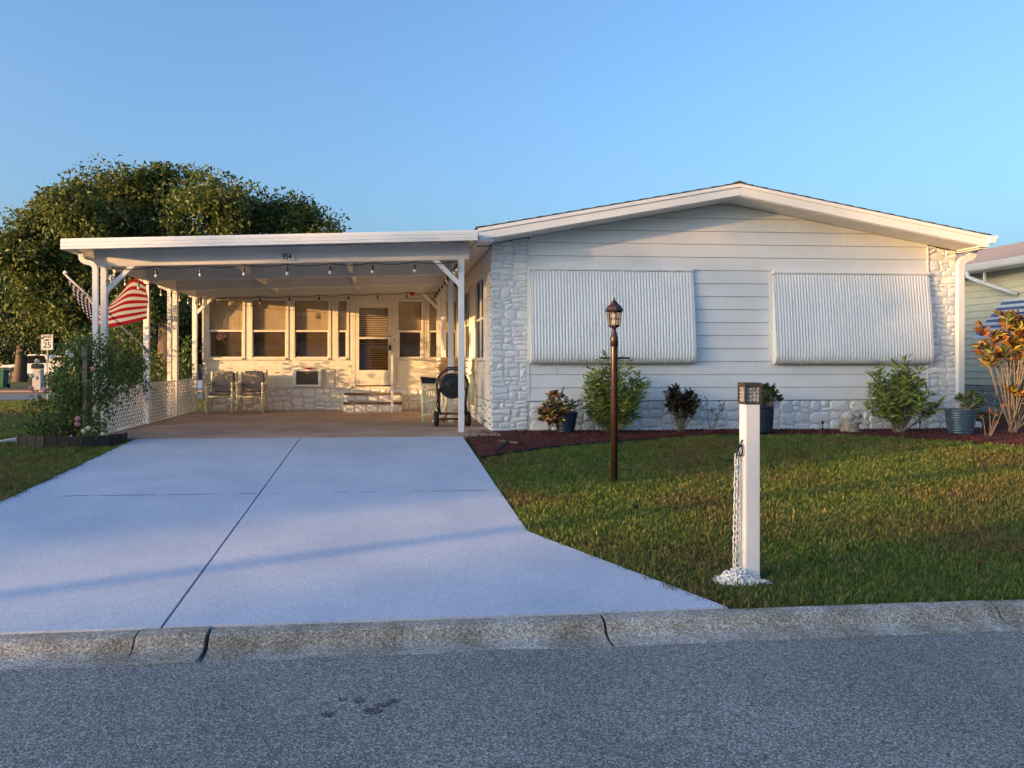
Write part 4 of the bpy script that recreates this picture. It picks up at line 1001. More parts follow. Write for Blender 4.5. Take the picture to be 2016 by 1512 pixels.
croton('bare_bush', 'grey leafless branching stems at the far right of the bed', 'shrub', (10.35, 11.75, gz(10.3, 11.7)+.02), [(10.9, 11.7, .95), (11.0, 11.6, .7), (10.6, 11.7, .8), (10.75, 11.8, 1.1), (10.2, 11.7, .62), (11.1, 11.7, .9)], 'croton_dark', (.03, .05), (.01, .015), 2, seed=21, sr=.011)
# turtle figure
T0 = (7.42, 12.55, gz(7.42, 12.55)+.035)
tt = thing('turtle_statue', 'weathered cement turtle figure sitting on a woven base by the wall', 'statue', T0)
tx, ty, tz = T0
MB().lathe([(.125, 0), (.140, .03), (.142, .09), (.13, .14), (.10, .175), (.085, .18)], 20, T0).build('base', 'statue', tt, smooth=True)
mb = MB()
for k in range(9): mb.torus((tx, ty, tz+.018+k*.018), .137-.002*max(0, k-4)**1.6, .011, 'z', 20, 5)
mb.build('coils', 'statue', tt, smooth=True)
def blob(c, r, n=12, m=8):
    mb = MB(); pr = [(math.sin(PI*k/m), -math.cos(PI*k/m)) for k in range(m+1)]
    mb.lathe([(max(.001, a), b_) for a, b_ in pr], n); mb.v = [(c[0]+x*r[0], c[1]+y*r[1], c[2]+z*r[2]) for x, y, z in mb.v]; return mb
sh = blob((tx-.02, ty, tz+.235), (.105, .09, .085)).build('shell', 'grey_block', tt, smooth=True)
pp = MB()
for a in range(5): pp.torus((tx-.02, ty, tz+.235+.015*a), .10-.022*a*.7, .006, 'z', 12, 4)
pp.build('shell_plates', 'grey_block', sh)
blob((tx+.115, ty-.03, tz+.275), (.055, .05, .042)).build('head', 'statue', tt, smooth=True)
MB().tube([(tx+.04, ty-.03, tz+.19), (tx+.10, ty-.04, tz+.20), (tx+.165, ty-.04, tz+.275)], [.045, .03, .016], 8).build('flipper', 'statue', tt, smooth=True)
MB().tube([(tx+.02, ty-.08, tz+.19), (tx+.09, ty-.10, tz+.17), (tx+.12, ty-.10, tz+.15)], [.035, .025, .012], 8).build('flipper', 'statue', tt, smooth=True)
# path-light stakes by the wall
for (x, lab) in ((7.05, 'thin black stake in the mulch left of the turtle figure'), (8.72, 'thin black stake in the mulch right of the wide bush')):
    o = MB().tube([(x, 12.7, gz(x, 12.7)), (x, 12.7, gz(x, 12.7)+.16)], .009, 6).lathe([(.012, 0), (.02, .01), (.02, .04), (.01, .05)], 8, (x, 12.7, gz(x, 12.7)+.16)).build('garden_stake', 'black_plastic'); tag(o, lab, 'stake', 'black stakes in the mulch')
o = MB().prism([(0, 0), (.34, 0), (.34, .10), (.05, .13), (0, .10)], 13.05, 13.3, lambda p, a: (9.75+p[0], a, .47+p[1])).build('splash_block', 'white', bevel=.02); tag(o, 'white plastic drain block on the grass behind the tall croton', 'drain block')

# ------------------------------------------------------------------ under the carport
# two padded chairs
def patio_chair(x, y, label):
    t = thing('patio_chair', label, 'chair', (x, y, .48), 'pair of padded patio chairs')
    w, d = .27, .26
    for sx in (-1, 1):
        X = x+sx*w
        MB().tube([(X, y-d, .50), (X, y-d, 1.13)], .028, 10).build('front_leg', 'pvc', t, smooth=True)
        MB().tube([(X, y+d, .50), (X, y+d, 1.10), (X, y+d+.06, 1.38)], .026, 10).build('back_leg', 'pvc', t, smooth=True)
        MB().tube([(X, y-d-.03, 1.12), (X, y+d, 1.12)], .032, 10).build('arm', 'pvc', t, smooth=True)
        MB().tube([(X, y-d, .62), (X, y+d, .62)], .020, 8).build('stretcher', 'pvc', t, smooth=True)
    MB().tube([(x-w, y-d, .84), (x+w, y-d, .84)], .024, 10).tube([(x-w, y+d, .84), (x+w, y+d, .84)], .024, 10).build('seat_rail', 'pvc', t, smooth=True)
    MB().box(-.235, .235, -.26, .24, 0, .075, Matrix.Translation((x, y, .855)) @ Matrix.Rotation(-.05, 4, 'X')).build('seat_cushion', 'cushion', t, bevel=.03)
    MB().box(-.24, .24, -.05, .05, 0, .50, Matrix.Translation((x, y+.19, .90)) @ Matrix.Rotation(-.18, 4, 'X')).build('back_cushion', 'cushion', t, bevel=.04)
patio_chair(-3.62, 18.08, 'padded taupe chair nearest the lattice corner')
patio_chair(-2.98, 18.10, 'padded taupe chair nearer the air conditioner')
# table with cushions stacked on it
tb = thing('patio_table', 'cream table against the house wall carrying stacked cushions', 'table', (1.1, 15.7, .48))
MB().box(.60, 1.60, 15.25, 16.15, 1.14, 1.185).build('tabletop', 'pvc', tb, bevel=.012)
for sx, sy in ((.68, 15.33), (1.52, 15.33), (.68, 16.07), (1.52, 16.07)): MB().box(sx-.03, sx+.03, sy-.03, sy+.03, .48, 1.139).build('leg', 'pvc', tb, bevel=.006)
def cushion(x, y, z, w, d, h, label, rz=0, m='cushion2'):
    mb = MB().box(-w/2, w/2, -d/2, d/2, 0, h, Matrix.Translation((x, y, z)) @ Matrix.Rotation(rz, 4, 'Z')); o = mb.build('cushion', m, None, bevel=h*.42)
    tag(o, label, 'cushion', 'cushions stacked on the table')
cushion(1.22, 15.75, 1.188, .62, .60, .12, 'bottom tan cushion of the stack on the table', .05)
cushion(1.23, 15.74, 1.310, .60, .58, .12, 'second tan cushion from the bottom of the table stack', -.06)
cushion(1.21, 15.76, 1.432, .61, .58, .12, 'second tan cushion from the top of the table stack', .03)
cushion(1.24, 15.74, 1.554, .58, .56, .13, 'topmost tan cushion of the table stack', -.04)
bs = MB().prism([(0, 0), (.24, 0), (.29, .10), (-.03, .13)], 15.3, 15.55, lambda p, a: (.63+p[0], a, 1.188+p[1])).build('black_tray', 'black_plastic', bevel=.008); tag(bs, 'black plastic tray on the left end of the cream table', 'tray')
# slatted cream armchair in front of the table, tipped against it
ac2 = thing('garden_chair', 'cream slatted garden chair with curved legs in front of the table', 'chair', (.78, 15.0, .48))
for x in (.64, .90):
    MB().tube([(x, 15.0, .49), (x, 15.02, .80), (x, 15.08, 1.12)], .024, 8).build('leg', 'pvc', ac2, smooth=True)
for k in range(5):
    x = .68+k*.045; MB().box(x-.013, x+.013, 15.02, 15.035, .62, 1.08).build('slat', 'pvc', ac2, bevel=.004)
MB().tube([(.63, 15.0, .62), (.91, 15.0, .62)], .020, 8).tube([(.63, 15.05, 1.08), (.91, 15.05, 1.08)], .022, 8).tube([(.63, 15.02, .85), (.91, 15.02, .85)], .018, 8).build('rail', 'pvc', ac2, smooth=True)
for off in (0, .07):
    p = [(.95+off, 14.95, 1.13), (1.0+off, 14.92, 1.0), (1.0+off, 14.88, .84), (.94+off, 14.84, .68), (.86+off, 14.80, .56), (.80+off, 14.78, .49)]
    MB().tube(p, .022, 8).build('curved_leg', 'pvc', ac2, smooth=True)
MB().tube([(1.54, 14.98, .80), (1.54, 14.98, 1.28), (1.50, 15.0, 1.36)], .04, 10).build('arm_post', 'pvc', ac2, smooth=True)
MB().box(1.30, 1.62, 14.95, 15.02, 1.10, 1.15).build('arm', 'pvc', ac2, bevel=.015)
# hose reel cart
MT['rib_grey'] = mat('grey_black_plastic', (.06, .06, .062), .35)  # raised ribs a paler grey than the black flanges
HX_, HY_ = 1.10, 14.05
hr = thing('hose_reel_cart', 'black hose reel cart on four wheels behind the right front post', 'hose reel', (HX_, HY_, .48))
cz = 1.20
pts = [(HX_-.215, HY_-.10, .70)]+[(HX_+.27*math.cos(t), HY_-.10, cz+.27*math.sin(t)) for t in np.linspace(PI*1.12, -PI*.12, 22)]+[(HX_+.215, HY_-.10, .70)]
MB().tube(pts, .013, 8).build('front_frame', 'black_metal', hr, smooth=True)
MB().tube([(x, y+.22, z) for x, y, z in pts], .013, 8).build('back_frame', 'black_metal', hr, smooth=True)
MB().tube([(HX_-.11, HY_-.11, cz+.25), (HX_-.09, HY_-.12, cz+.30), (HX_+.09, HY_-.12, cz+.30), (HX_+.11, HY_-.11, cz+.25)], .014, 8).build('handle', 'black_metal', hr, smooth=True)
dp = [(.02, -.02), (.10, -.02), (.11, -.012), (.205, -.012), (.22, -.002), (.22, .01), (.02, .012)]
for yy in (-.085, .09):
    mb = MB().lathe(dp, 28); mb.v = [(HX_+x, HY_+yy+z, cz-.02+y) for x, y, z in mb.v]; fl = mb.build('reel_flange', 'black_plastic', hr, smooth=True)
    rg = MB()
    for R in (.06, .10, .15, .19): rg.torus((HX_, HY_+yy-.018, cz-.02), R, .006, 'y', 28, 5)
    rg.build('rib', 'rib_grey', fl)
mb = MB()
for k in range(7):
    for R in (.11, .135, .16): mb.torus((HX_, HY_-.065+k*.022, cz-.02), R, .0105, 'y', 24, 6)
mb.build('hose', 'rubber', hr, smooth=True)
MB().box(HX_-.22, HX_+.22, HY_-.12, HY_+.14, .69, .715).build('tray', 'black_metal', hr)
MB().tube([(HX_-.225, HY_-.11, cz-.05), (HX_-.235, HY_-.115, .72)], .016, 8).tube([(HX_+.225, HY_-.11, cz-.05), (HX_+.235, HY_-.115, .72)], .016, 8).build('side_rail', 'black_metal', hr, smooth=True)
for sx in (-1, 1): MB().tube([(HX_+sx*.10, HY_-.05, .70), (HX_+sx*.16, HY_-.05, .55)], .010, 6).build('strut', 'black_metal', hr)
MB().tube([(HX_-.27, HY_-.05, .605), (HX_+.27, HY_-.05, .605)], .011, 8).tube([(HX_-.27, HY_+.12, .605), (HX_+.27, HY_+.12, .605)], .011, 8).build('axle', 'black_metal', hr)
for sx in (-1, 1):
    for yy in (-.07, .14):
        mb = MB().lathe([(.05, -.035), (.112, -.035), (.125, -.02), (.127, 0), (.125, .02), (.112, .035), (.05, .035)], 24)
        mb.v = [(HX_+sx*.275+z, HY_+yy+x, .609+y) for x, y, z in mb.v]; wl_ = mb.build('wheel', 'rubber', hr, smooth=True)
        mb = MB().lathe([(.02, -.038), (.05, -.036), (.055, -.03), (.055, .03), (.05, .036), (.02, .038)], 14); mb.v = [(HX_+sx*.275+z, HY_+yy+x, .609+y) for x, y, z in mb.v]; mb.build('hub', 'black_metal', wl_)
MB().tube([(HX_-.20, HY_-.12, cz-.08), (HX_-.26, HY_-.14, 1.0), (HX_-.28, HY_-.13, .85), (HX_-.24, HY_-.12, .74)], .011, 6).build('hose_end', 'rubber', hr, smooth=True)

# lattice panels between the left posts
def lattice(y0, y1, label):
    x = XA; H = .70
    t = thing('lattice_panel', label, 'lattice', (x, (y0+y1)/2, .48), 'lattice panels between the carport posts')
    W = y1-y0; mb = MB(); sp_ = .125
    for sgn, off in ((1, 0), (-1, .009)):
        k = -H
        while k < W:
            # strip from (k,0) to (k+H,H), clipped to the panel
            a = (k, 0.); b = (k+H, H)
            if a[0] < 0: a = (0, -k)
            if b[0] > W: b = (W, W-k)
            if b[0]-a[0] > .02:
                A = [(a[0], a[1]-.018), (b[0], b[1]-.018), (b[0], b[1]+.018), (a[0], a[1]+.018)]
                if sgn < 0: A = [(W-p, q) for p, q in A]
                mb.prism(A, x-.004+off, x+.004+off, lambda p, q: (q, y0+p[0], .50+p[1]))
            k += sp_
    mb.build('lattice', 'white', t)
    MB().box(x-.015, x+.022, y0, y1, .485, .50).box(x-.015, x+.022, y0, y1, 1.20, 1.222).build('rail', 'white', t)
lattice(12.90, 14.96, 'white lattice panel nearest the street, half behind the rose bush')
lattice(15.08, 16.94, 'white lattice panel in the middle of the carport side')
lattice(17.06, 18.60, 'white lattice panel beside the padded chairs')

# ------------------------------------------------------------------ flag on the second left post
fl = thing('flag', 'American flag draped from a tilted pole behind the left front post', 'flag', (-4.33, 15.02, 1.9))
tip = Vector((-5.147, 13.45, 2.995)); foot = Vector((-4.307, 14.97, 1.8))
MB().tube([foot, tip], .014, 8).build('pole', 'white_metal', fl, smooth=True)
MB().lathe([(.012, -.01), (.028, .012), (.03, .03), (.018, .05), (.002, .058)], 10, tuple(tip)).build('finial', 'white_metal', fl, smooth=True)
MB().tube([foot+(tip-foot)*.02, foot+(tip-foot)*.08], .022, 8).build('bracket', 'galv', fl)
def flagmat():
    m = bpy.data.materials.new('flag_print'); m.use_nodes = True
    nt = m.node_tree; N = nt.nodes; L = nt.links; b = N['Principled BSDF']; b.inputs['Roughness'].default_value = .8
    uv = N.new('ShaderNodeUVMap'); uv.uv_map = 'UVMap'
    sx = N.new('ShaderNodeSeparateXYZ'); L.new(uv.outputs[0], sx.inputs[0])
    def math_(op, a, b_=None, c=None):
        n = N.new('ShaderNodeMath'); n.operation = op
        for i, q in enumerate((a, b_, c)):
            if q is None: continue
            if isinstance(q, (int, float)): n.inputs[i].default_value = q
            else: L.new(q, n.inputs[i])
        return n.outputs[0]
    u, v = sx.outputs[0], sx.outputs[1]
    st = math_('MODULO', math_('FLOOR', math_('MULTIPLY', v, 13)), 2)      # 0 red, 1 white
    canton = math_('MULTIPLY', math_('LESS_THAN', u, .40), math_('LESS_THAN', v, 7/13))
    # stars: staggered rows as small discs
    a = math_('MULTIPLY', u, 11/.40/2); c_ = math_('MULTIPLY', v, 9/(7/13)/2)
    def disc(du, dv):
        fu = math_('SUBTRACT', math_('FRACT', math_('ADD', a, du)), .5); fv = math_('SUBTRACT', math_('FRACT', math_('ADD', c_, dv)), .5)
        return math_('LESS_THAN', math_('ADD', math_('MULTIPLY', fu, fu), math_('MULTIPLY', math_('MULTIPLY', fv, fv), 1.0)), .035)
    star = math_('MAXIMUM', disc(0, 0), disc(.5, .5))
    m1 = N.new('ShaderNodeMix'); m1.data_type = 'RGBA'; L.new(st, m1.inputs[0]); m1.inputs[6].default_value = (.42, .012, .03, 1); m1.inputs[7].default_value = (.74, .72, .68, 1)
    m2 = N.new('ShaderNodeMix'); m2.data_type = 'RGBA'; L.new(star, m2.inputs[0]); m2.inputs[6].default_value = (.02, .025, .075, 1); m2.inputs[7].default_value = (.74, .72, .68, 1)
    m3 = N.new('ShaderNodeMix'); m3.data_type = 'RGBA'; L.new(canton, m3.inputs[0]); L.new(m1.outputs[2], m3.inputs[6]); L.new(m2.outputs[2], m3.inputs[7])
    L.new(m3.outputs[2], b.inputs['Base Color'])
    tr = N.new('ShaderNodeBsdfTranslucent'); L.new(m3.outputs[2], tr.inputs['Color'])
    ms = N.new('ShaderNodeMixShader'); ms.inputs[0].default_value = .3; L.new(b.outputs[0], ms.inputs[1]); L.new(tr.outputs[0], ms.inputs[2]); L.new(ms.outputs[0], N['Material Output'].inputs['Surface'])
    return m
# cloth: hoist along the pole, the fly swinging down and round to the right
def bez(P, t):
    """smooth curve through the points"""
    P = [Vector(p) for p in P]; n = len(P)-1; k = min(n-1, int(t*n)); f = t*n-k
    p0, p1, p2, p3 = P[max(0, k-1)], P[k], P[k+1], P[min(n, k+2)]
    return .5*((2*p1)+(p2-p0)*f+(2*p0-5*p1+4*p2-p3)*f*f+(3*p1-p0-3*p2+p3)*f**3)
top = [(-5.139, 13.47, 2.956), (-5.003, 13.7, 2.485), (-4.851, 14.0, 2.201), (-4.61, 14.4, 2.22), (-4.261, 14.75, 2.362)]
bot = [(-4.805, 14.13, 2.506), (-4.721, 14.2, 2.529), (-4.584, 14.4, 2.77), (-4.442, 14.6, 3.044), (-4.276, 14.8, 2.967)]
nu, nv = 36, 18; V = []; F = []; UVs = []
for i in range(nu+1):
    u = i/nu; a, b_ = bez(top, u), bez(bot, u)
    for j in range(nv+1):
        v = j/nv; p = a.lerp(b_, v)
        w = .045*u*math.sin(7*u+2.2*v)+.02*math.sin(9*v+3*u)*u
        p = p+Vector((.25*w, w, -.03*math.sin(PI*v)*(1-u)))
        V.append(p); UVs.append((u, v))
for i in range(nu):
    for j in range(nv): k = i*(nv+1)+j; F.append((k, k+nv+1, k+nv+2, k+1))
me = MB().add(V, F).mesh('cloth', True); uvl = me.uv_layers.new(name='UVMap')
for lp_ in me.loops: uvl.data[lp_.index].uv = UVs[lp_.vertex_index]
me.materials.append(flagmat()); link('cloth', me, fl)

# ------------------------------------------------------------------ rose bush in its edged bed, front left
def bush(name, label, cat, base, lobes, leaf_m, n, L, W, seed, stems=8, group=None, stem_m='bark', sr=.014, parts=None):
    r = np.random.default_rng(seed); rr = random.Random(seed); t = thing(name, label, cat, base, group)
    sm = MB()
    for k in range(stems):
        c = lobes[k % len(lobes)]; tp = (c[0]+rr.uniform(-.4, .4)*c[3], c[1]+rr.uniform(-.4, .4)*c[4], c[2]+rr.uniform(-.2, .9)*c[5])
        cv = stem_curve((base[0]+rr.uniform(-.1, .1), base[1]+rr.uniform(-.1, .1), base[2]-.03), tp, .12, 7, rr); sm.tube(cv, [sr*(1-.7*i/7) for i in range(8)], 5)
    sm.build('stem', stem_m, t)
    tot = sum(c[3]*c[5] for c in lobes); P = []
    for c in lobes:
        m = int(n*c[3]*c[5]/tot); nc = max(6, m//24)
        d = r.normal(size=(nc, 3)); d /= np.linalg.norm(d, axis=1, keepdims=True); d *= (r.random((nc, 1))**.38)
        cc = np.array(c[:3])+d*np.array(c[3:6])
        P.append(np.repeat(cc, max(1, m//nc), 0)+r.normal(size=(nc*max(1, m//nc), 3))*.075*max(1, L[1]/.07))
    P = np.concatenate(P); P = P[P[:, 2] > base[2]+.01]; k = len(P)
    D = r.normal(size=(k, 3)); D[:, 2] -= .2
    v, f = leaf_arrays(P, D, r.uniform(L[0], L[1], k), r.uniform(W[0], W[1], k), r=r)
    np_mesh('foliage', v, f, leaf_m, t)
    return t
RB = (-4.62, 12.15, .45)
rb = bush('rose_bush', 'rambling rose bush with pink and cream blooms around the left front post', 'bush', RB,
     [(-4.78, 12.1, .85, .42, .35, .36), (-4.42, 12.15, 1.35, .50, .36, .36), (-4.0, 12.3, 1.35, .48, .34, .36), (-4.52, 12.2, 1.66, .30, .3, .24), (-4.70, 12.2, 1.22, .26, .25, .26), (-4.22, 12.2, 1.80, .36, .3, .22), (-3.78, 12.45, 1.58, .26, .25, .25), (-4.95, 12.05, .62, .30, .25, .18), (-4.15, 12.0, .60, .25, .2, .14), (-4.35, 12.1, .95, .4, .3, .3)], 'leaf_rose', 7000, (.035, .065), (.022, .036), 41, stems=16)
for i, (x, y, z, m) in enumerate(((-5.0, 11.88, 1.40, 'flower_cream'), (-5.02, 11.92, 1.22, 'flower_pink'), (-4.83, 11.9, 1.20, 'flower_pink'), (-4.36, 11.85, .80, 'flower_pink'), (-4.37, 11.86, .72, 'flower_pink'), (-4.5, 11.86, 1.73, 'flower_cream'), (-4.46, 11.88, 1.69, 'flower_cream'), (-3.83, 12.1, 1.12, 'flower_cream'), (-4.48, 11.8, .50, 'flower_cream'), (-4.44, 11.8, .53, 'flower_cream'), (-4.72, 11.88, 1.66, 'flower_cream'), (-4.93, 11.9, 1.60, 'flower_cream'), (-4.2, 11.98, 1.5, 'flower_pink'), (-4.28, 11.85, .62, 'flower_cream'), (-4.22, 11.86, .66, 'flower_cream'))):
    mb = MB(); r_ = random.Random(i)
    for k in range(14):      # petals cupped round a ball
        zz = 1-2*(k+.5)/14; a = k*2.4; q = math.sqrt(1-zz*zz); R = .026
        mb.lathe([(.003, -.013), (.013, -.004), (.013, .006), (.003, .013)], 6, (x+R*q*math.cos(a), y+R*q*math.sin(a), z+R*zz))
    mb.build('bloom', m, rb, smooth=True)
tr = MB().box(-4.36, -4.30, 12.02, 12.05, .45, 1.78).box(-4.37, -4.29, 12.0, 12.019, 1.66, 1.84).build('trellis_stake', mat('weathered_wood', (.22, .19, .15), .9, .3, 30)); tag(tr, 'weathered wooden stake standing inside the rose bush', 'stake')
bd = thing('bed_border', 'low black plastic border round the rose bush bed', 'edging', (-4.6, 12.0, .45))
pb = [(-5.25, 12.0), (-5.1, 11.72), (-4.7, 11.58), (-4.2, 11.58), (-3.86, 11.66), (-3.76, 11.80), (-3.80, 12.2)]
for a, b_ in zip(pb, pb[1:]):
    n_ = max(1, int(math.hypot(b_[0]-a[0], b_[1]-a[1])/.14))
    for k in range(n_):
        p = Vector((*a, 0)).lerp(Vector((*b_, 0)), (k+.03)/n_); q = Vector((*a, 0)).lerp(Vector((*b_, 0)), (k+.97)/n_); h = .15+rnd.uniform(-.012, .012)
        d = (q-p).normalized(); nrm = Vector((d.y, -d.x, 0))*.012
        MB().add([tuple(w)+() for w in [(p-nrm)+Vector((0, 0, .38)), (q-nrm)+Vector((0, 0, .38)), (q+nrm)+Vector((0, 0, .38)), (p+nrm)+Vector((0, 0, .38)), (p-nrm)+Vector((0, 0, .43+h)), (q-nrm)+Vector((0, 0, .43+h)), (q+nrm)+Vector((0, 0, .43+h)), (p+nrm)+Vector((0, 0, .43+h))]], [(0, 3, 2, 1), (4, 5, 6, 7), (0, 1, 5, 4), (1, 2, 6, 5), (2, 3, 7, 6), (3, 0, 4, 7)]).build('edging_piece', 'edging', bd)
struct('flower_bed_soil', MB().add([(x, y, .455) for x, y in [(-5.23, 12.0), (-5.08, 11.74), (-4.7, 11.6), (-4.2, 11.6), (-3.87, 11.68), (-3.78, 11.8), (-3.82, 12.24), (-4.4, 12.5), (-5.2, 12.4)]], [tuple(range(9))]), 'soil')
o = MB().box(-.19, .19, -.04, .04, 0, .06, Matrix.Translation((-5.42, 12.15, .43)) @ Matrix.Rotation(.5, 4, 'Z') @ Matrix.Rotation(-.12, 4, 'Y')).build('drain_pipe', 'white', bevel=.008); tag(o, 'white downspout extension lying on the grass beside the rose bed', 'drain pipe')
# climbing shrubs outside the lattice
bush('hedge_shrub', 'tall dark shrub outside the lattice between the second and third left posts', 'shrub', (-5.0, 15.9, .43), [(-4.95, 15.6, 1.2, .30, .6, .7), (-4.98, 16.2, 1.9, .34, .6, .7), (-5.0, 15.4, 2.2, .32, .5, .5), (-5.0, 16.4, 2.6, .3, .5, .4), (-4.9, 15.0, 1.0, .3, .45, .5)], 'leaf_rose', 2300, (.06, .10), (.035, .055), 51, stems=9, sr=.02)
bush('hedge_shrub', 'tall dark shrub outside the lattice beside the porch corner', 'shrub', (-5.0, 18.3, .43), [(-4.95, 17.8, .95, .34, .6, .45), (-4.95, 18.6, 1.05, .36, .5, .5), (-4.85, 19.0, 1.0, .36, .5, .55), (-5.0, 17.4, 1.5, .3, .35, .3), (-4.52, 18.75, 1.6, .12, .10, .5)], 'leaf_rose', 3600, (.06, .10), (.035, .055), 52, stems=9, sr=.02)
bush('hedge_shrub', 'olive shrub behind the rose bush left of the flag pole', 'shrub', (-5.4, 15.0, .43), [(-5.45, 15.0, 1.2, .5, .5, .6), (-5.3, 14.8, 1.9, .42, .4, .45), (-5.7, 15.3, .8, .4, .4, .4), (-4.95, 14.7, 1.5, .3, .4, .4)], 'leaf_rose', 3600, (.05, .09), (.03, .05), 53, stems=8, sr=.02)

# ------------------------------------------------------------------ trees
def tree(name, label, base, lobes, leaf_m, n, L, seed, trunk_r=.22, group=None, trunk_top=None, clump=.34, per=26, W=.45, bark='bark'):
    """lobes: (x,y,z,rx,ry,rz) world; leaf clumps spread on and in each lobe, limbs run to the lobes"""
    r = np.random.default_rng(seed); rr = random.Random(seed); t = thing(name, label, 'tree', base, group)
    tm = MB(); tt_ = Vector(trunk_top) if trunk_top else Vector((base[0], base[1], base[2]+min(c[2]-c[5] for c in lobes)-base[2]+.6))
    c0 = stem_curve((base[0], base[1], base[2]-.15), tt_, .12, 6, rr); tm.tube(c0, [trunk_r*(1.25-.55*k/6) if k else trunk_r*1.5 for k in range(7)], 10)
    tm.build('trunk', bark, t, smooth=True)
    lm = MB()
    nodes = [(c0[-1], trunk_r*.62), (c0[-2], trunk_r*.6)]
    for c in sorted(lobes, key=lambda c: (Vector(c[:3])-c0[-1]).length):     # each limb forks off the nearest wood
        e = Vector((c[0]+rr.uniform(-.2, .2)*c[3], c[1]+rr.uniform(-.2, .2)*c[4], c[2]+.2*c[5]))
        s_, r_0 = min(nodes, key=lambda q: (q[0]-e).length+(.6 if q[0].z > e.z else 0))
        cv = stem_curve(s_, e, .12*(e-s_).length, 7, rr); lm.tube(cv, [r_0*(1-.55*k/7) for k in range(8)], 6); nodes.append((cv[-1], r_0*.5)); nodes.append((cv[4], r_0*.6))
        for _ in range(4):
            s0 = cv[rr.randint(3, 6)]; v = Vector((rr.gauss(0, 1), rr.gauss(0, 1), abs(rr.gauss(0, .8)))).normalized()
            e2 = Vector((c[0]+v.x*c[3]*.85, c[1]+v.y*c[4]*.85, c[2]+v.z*c[5]*.85)); lm.tube(stem_curve(s0, e2, .15, 4, rr), [trunk_r*.16*(1-.7*k/4) for k in range(5)], 5)
    lm.build('limb', bark, t, smooth=True)
    tot = sum((c[3]*c[4]*c[5])**(2/3) for c in lobes); P = []; OUT = []
    for c in lobes:
        m = int(n*(c[3]*c[4]*c[5])**(2/3)/tot); nc = max(8, m//per)
        d = r.normal(size=(nc, 3)); d /= np.linalg.norm(d, axis=1, keepdims=True); rad = r.random((nc, 1))**.30*r.uniform(.86, 1.1, (nc, 1))
        cc = np.array(c[:3])+d*rad*np.array(c[3:6]); sz = clump*1.7*r.uniform(.55, 1.35, (nc, 1))
        w_ = r.normal(size=(nc*per, 3)); w_ /= np.linalg.norm(w_, axis=1, keepdims=True)
        q = np.repeat(cc, per, 0)+w_*(r.random((nc*per, 1))**.42)*np.repeat(sz, per, 0)*np.array([1, 1, .68])
        P.append(q); OUT.append(np.repeat(d, per, 0))
    P = np.concatenate(P); OUT = np.concatenate(OUT); k = len(P)
    D = r.normal(size=(k, 3))+OUT*.5; D[:, 2] -= .25
    LL = r.uniform(L*.7, L*1.3, k)
    v, f = leaf_arrays(P, D, LL, LL*W, r=r); np_mesh('crown', v, f, leaf_m, t)
    return t

tree('shade_tree', 'broad olive-green tree rising behind the carport roof', (-7.128, 27.0, .28), [(-8.8, 28.28, 7.04, 1.5, 1.2, 1.1), (-7.46, 28.25, 7.23, 1.24, 0.99, 1.02), (-9.23, 25.76, 6.3, 1.13, 0.9, 0.93), (-5.59, 25.84, 6.29, 1.13, 0.9, 0.97), (-10.82, 27.94, 5.93, 1.22, 0.98, 1.05), (-4.49, 27.66, 6.48, 1.21, 0.97, 0.83), (-3.29, 27.48, 6.21, 1.12, 0.89, 0.77), (-2.44, 26.46, 5.85, 0.79, 0.64, 0.63), (-11.36, 27.3, 6.06, 0.72, 0.57, 0.68), (-11.52, 27.3, 4.91, 0.94, 0.75, 0.82), (-10.7, 27.23, 4.42, 1.19, 0.95, 0.85), (-11.44, 26.04, 4.91, 0.65, 0.52, 0.57), (-10.85, 26.81, 3.41, 1.09, 0.87, 0.84), (-9.88, 26.7, 3.24, 1.0, 0.8, 0.83), (-7.78, 27.62, 5.67, 1.55, 1.24, 0.86), (-5.63, 28.39, 5.63, 1.42, 1.14, 0.8), (-9.63, 28.26, 5.22, 1.41, 1.13, 0.88), (-8.92, 27.12, 4.1, 1.19, 0.95, 0.85), (-7.57, 26.85, 4.08, 1.01, 0.81, 1.01), (-11.88, 26.35, 5.18, 0.49, 0.4, 0.41)] , 'leaf_tree', 84000, .16, 61, clump=.40, per=150, trunk_r=.30, trunk_top=(-7.128, 27.0, 4.6))
tree('street_tree', 'grey-trunked tree across the side street left of the speed sign', (-24.782, 57.0, .24), [(-23.91, 55.14, 5.31, 2.07, 1.65, 1.72), (-21.99, 55.11, 5.32, 2.07, 1.65, 1.89), (-25.96, 56.86, 5.75, 1.78, 1.42, 1.78), (-23.43, 56.27, 3.7, 1.76, 1.41, 1.23), (-21.56, 56.52, 4.05, 1.59, 1.27, 1.41), (-26.41, 58.57, 4.13, 1.46, 1.17, 1.46)] , 'leaf_dark', 15000, .30, 62, trunk_r=.36, clump=.6, trunk_top=(-24.651, 57, 3.6))
tree('background_tree', 'dark tree in the distance behind the rose bush', (-24.106, 72.0, .24), [(-24.58, 72.15, 6.49, 4.06, 3.25, 3.16), (-21.25, 72.36, 6.52, 3.62, 2.89, 3.62), (-26.05, 70.42, 3.81, 3.52, 2.82, 2.2), (-21.93, 69.14, 3.36, 3.89, 3.11, 2.16), (-18.73, 70.95, 4.71, 3.1, 2.48, 2.66), (-27.85, 69.82, 4.63, 2.62, 2.09, 2.62)] , 'leaf_dark', 15000, .42, 63, trunk_r=.4, clump=.8)
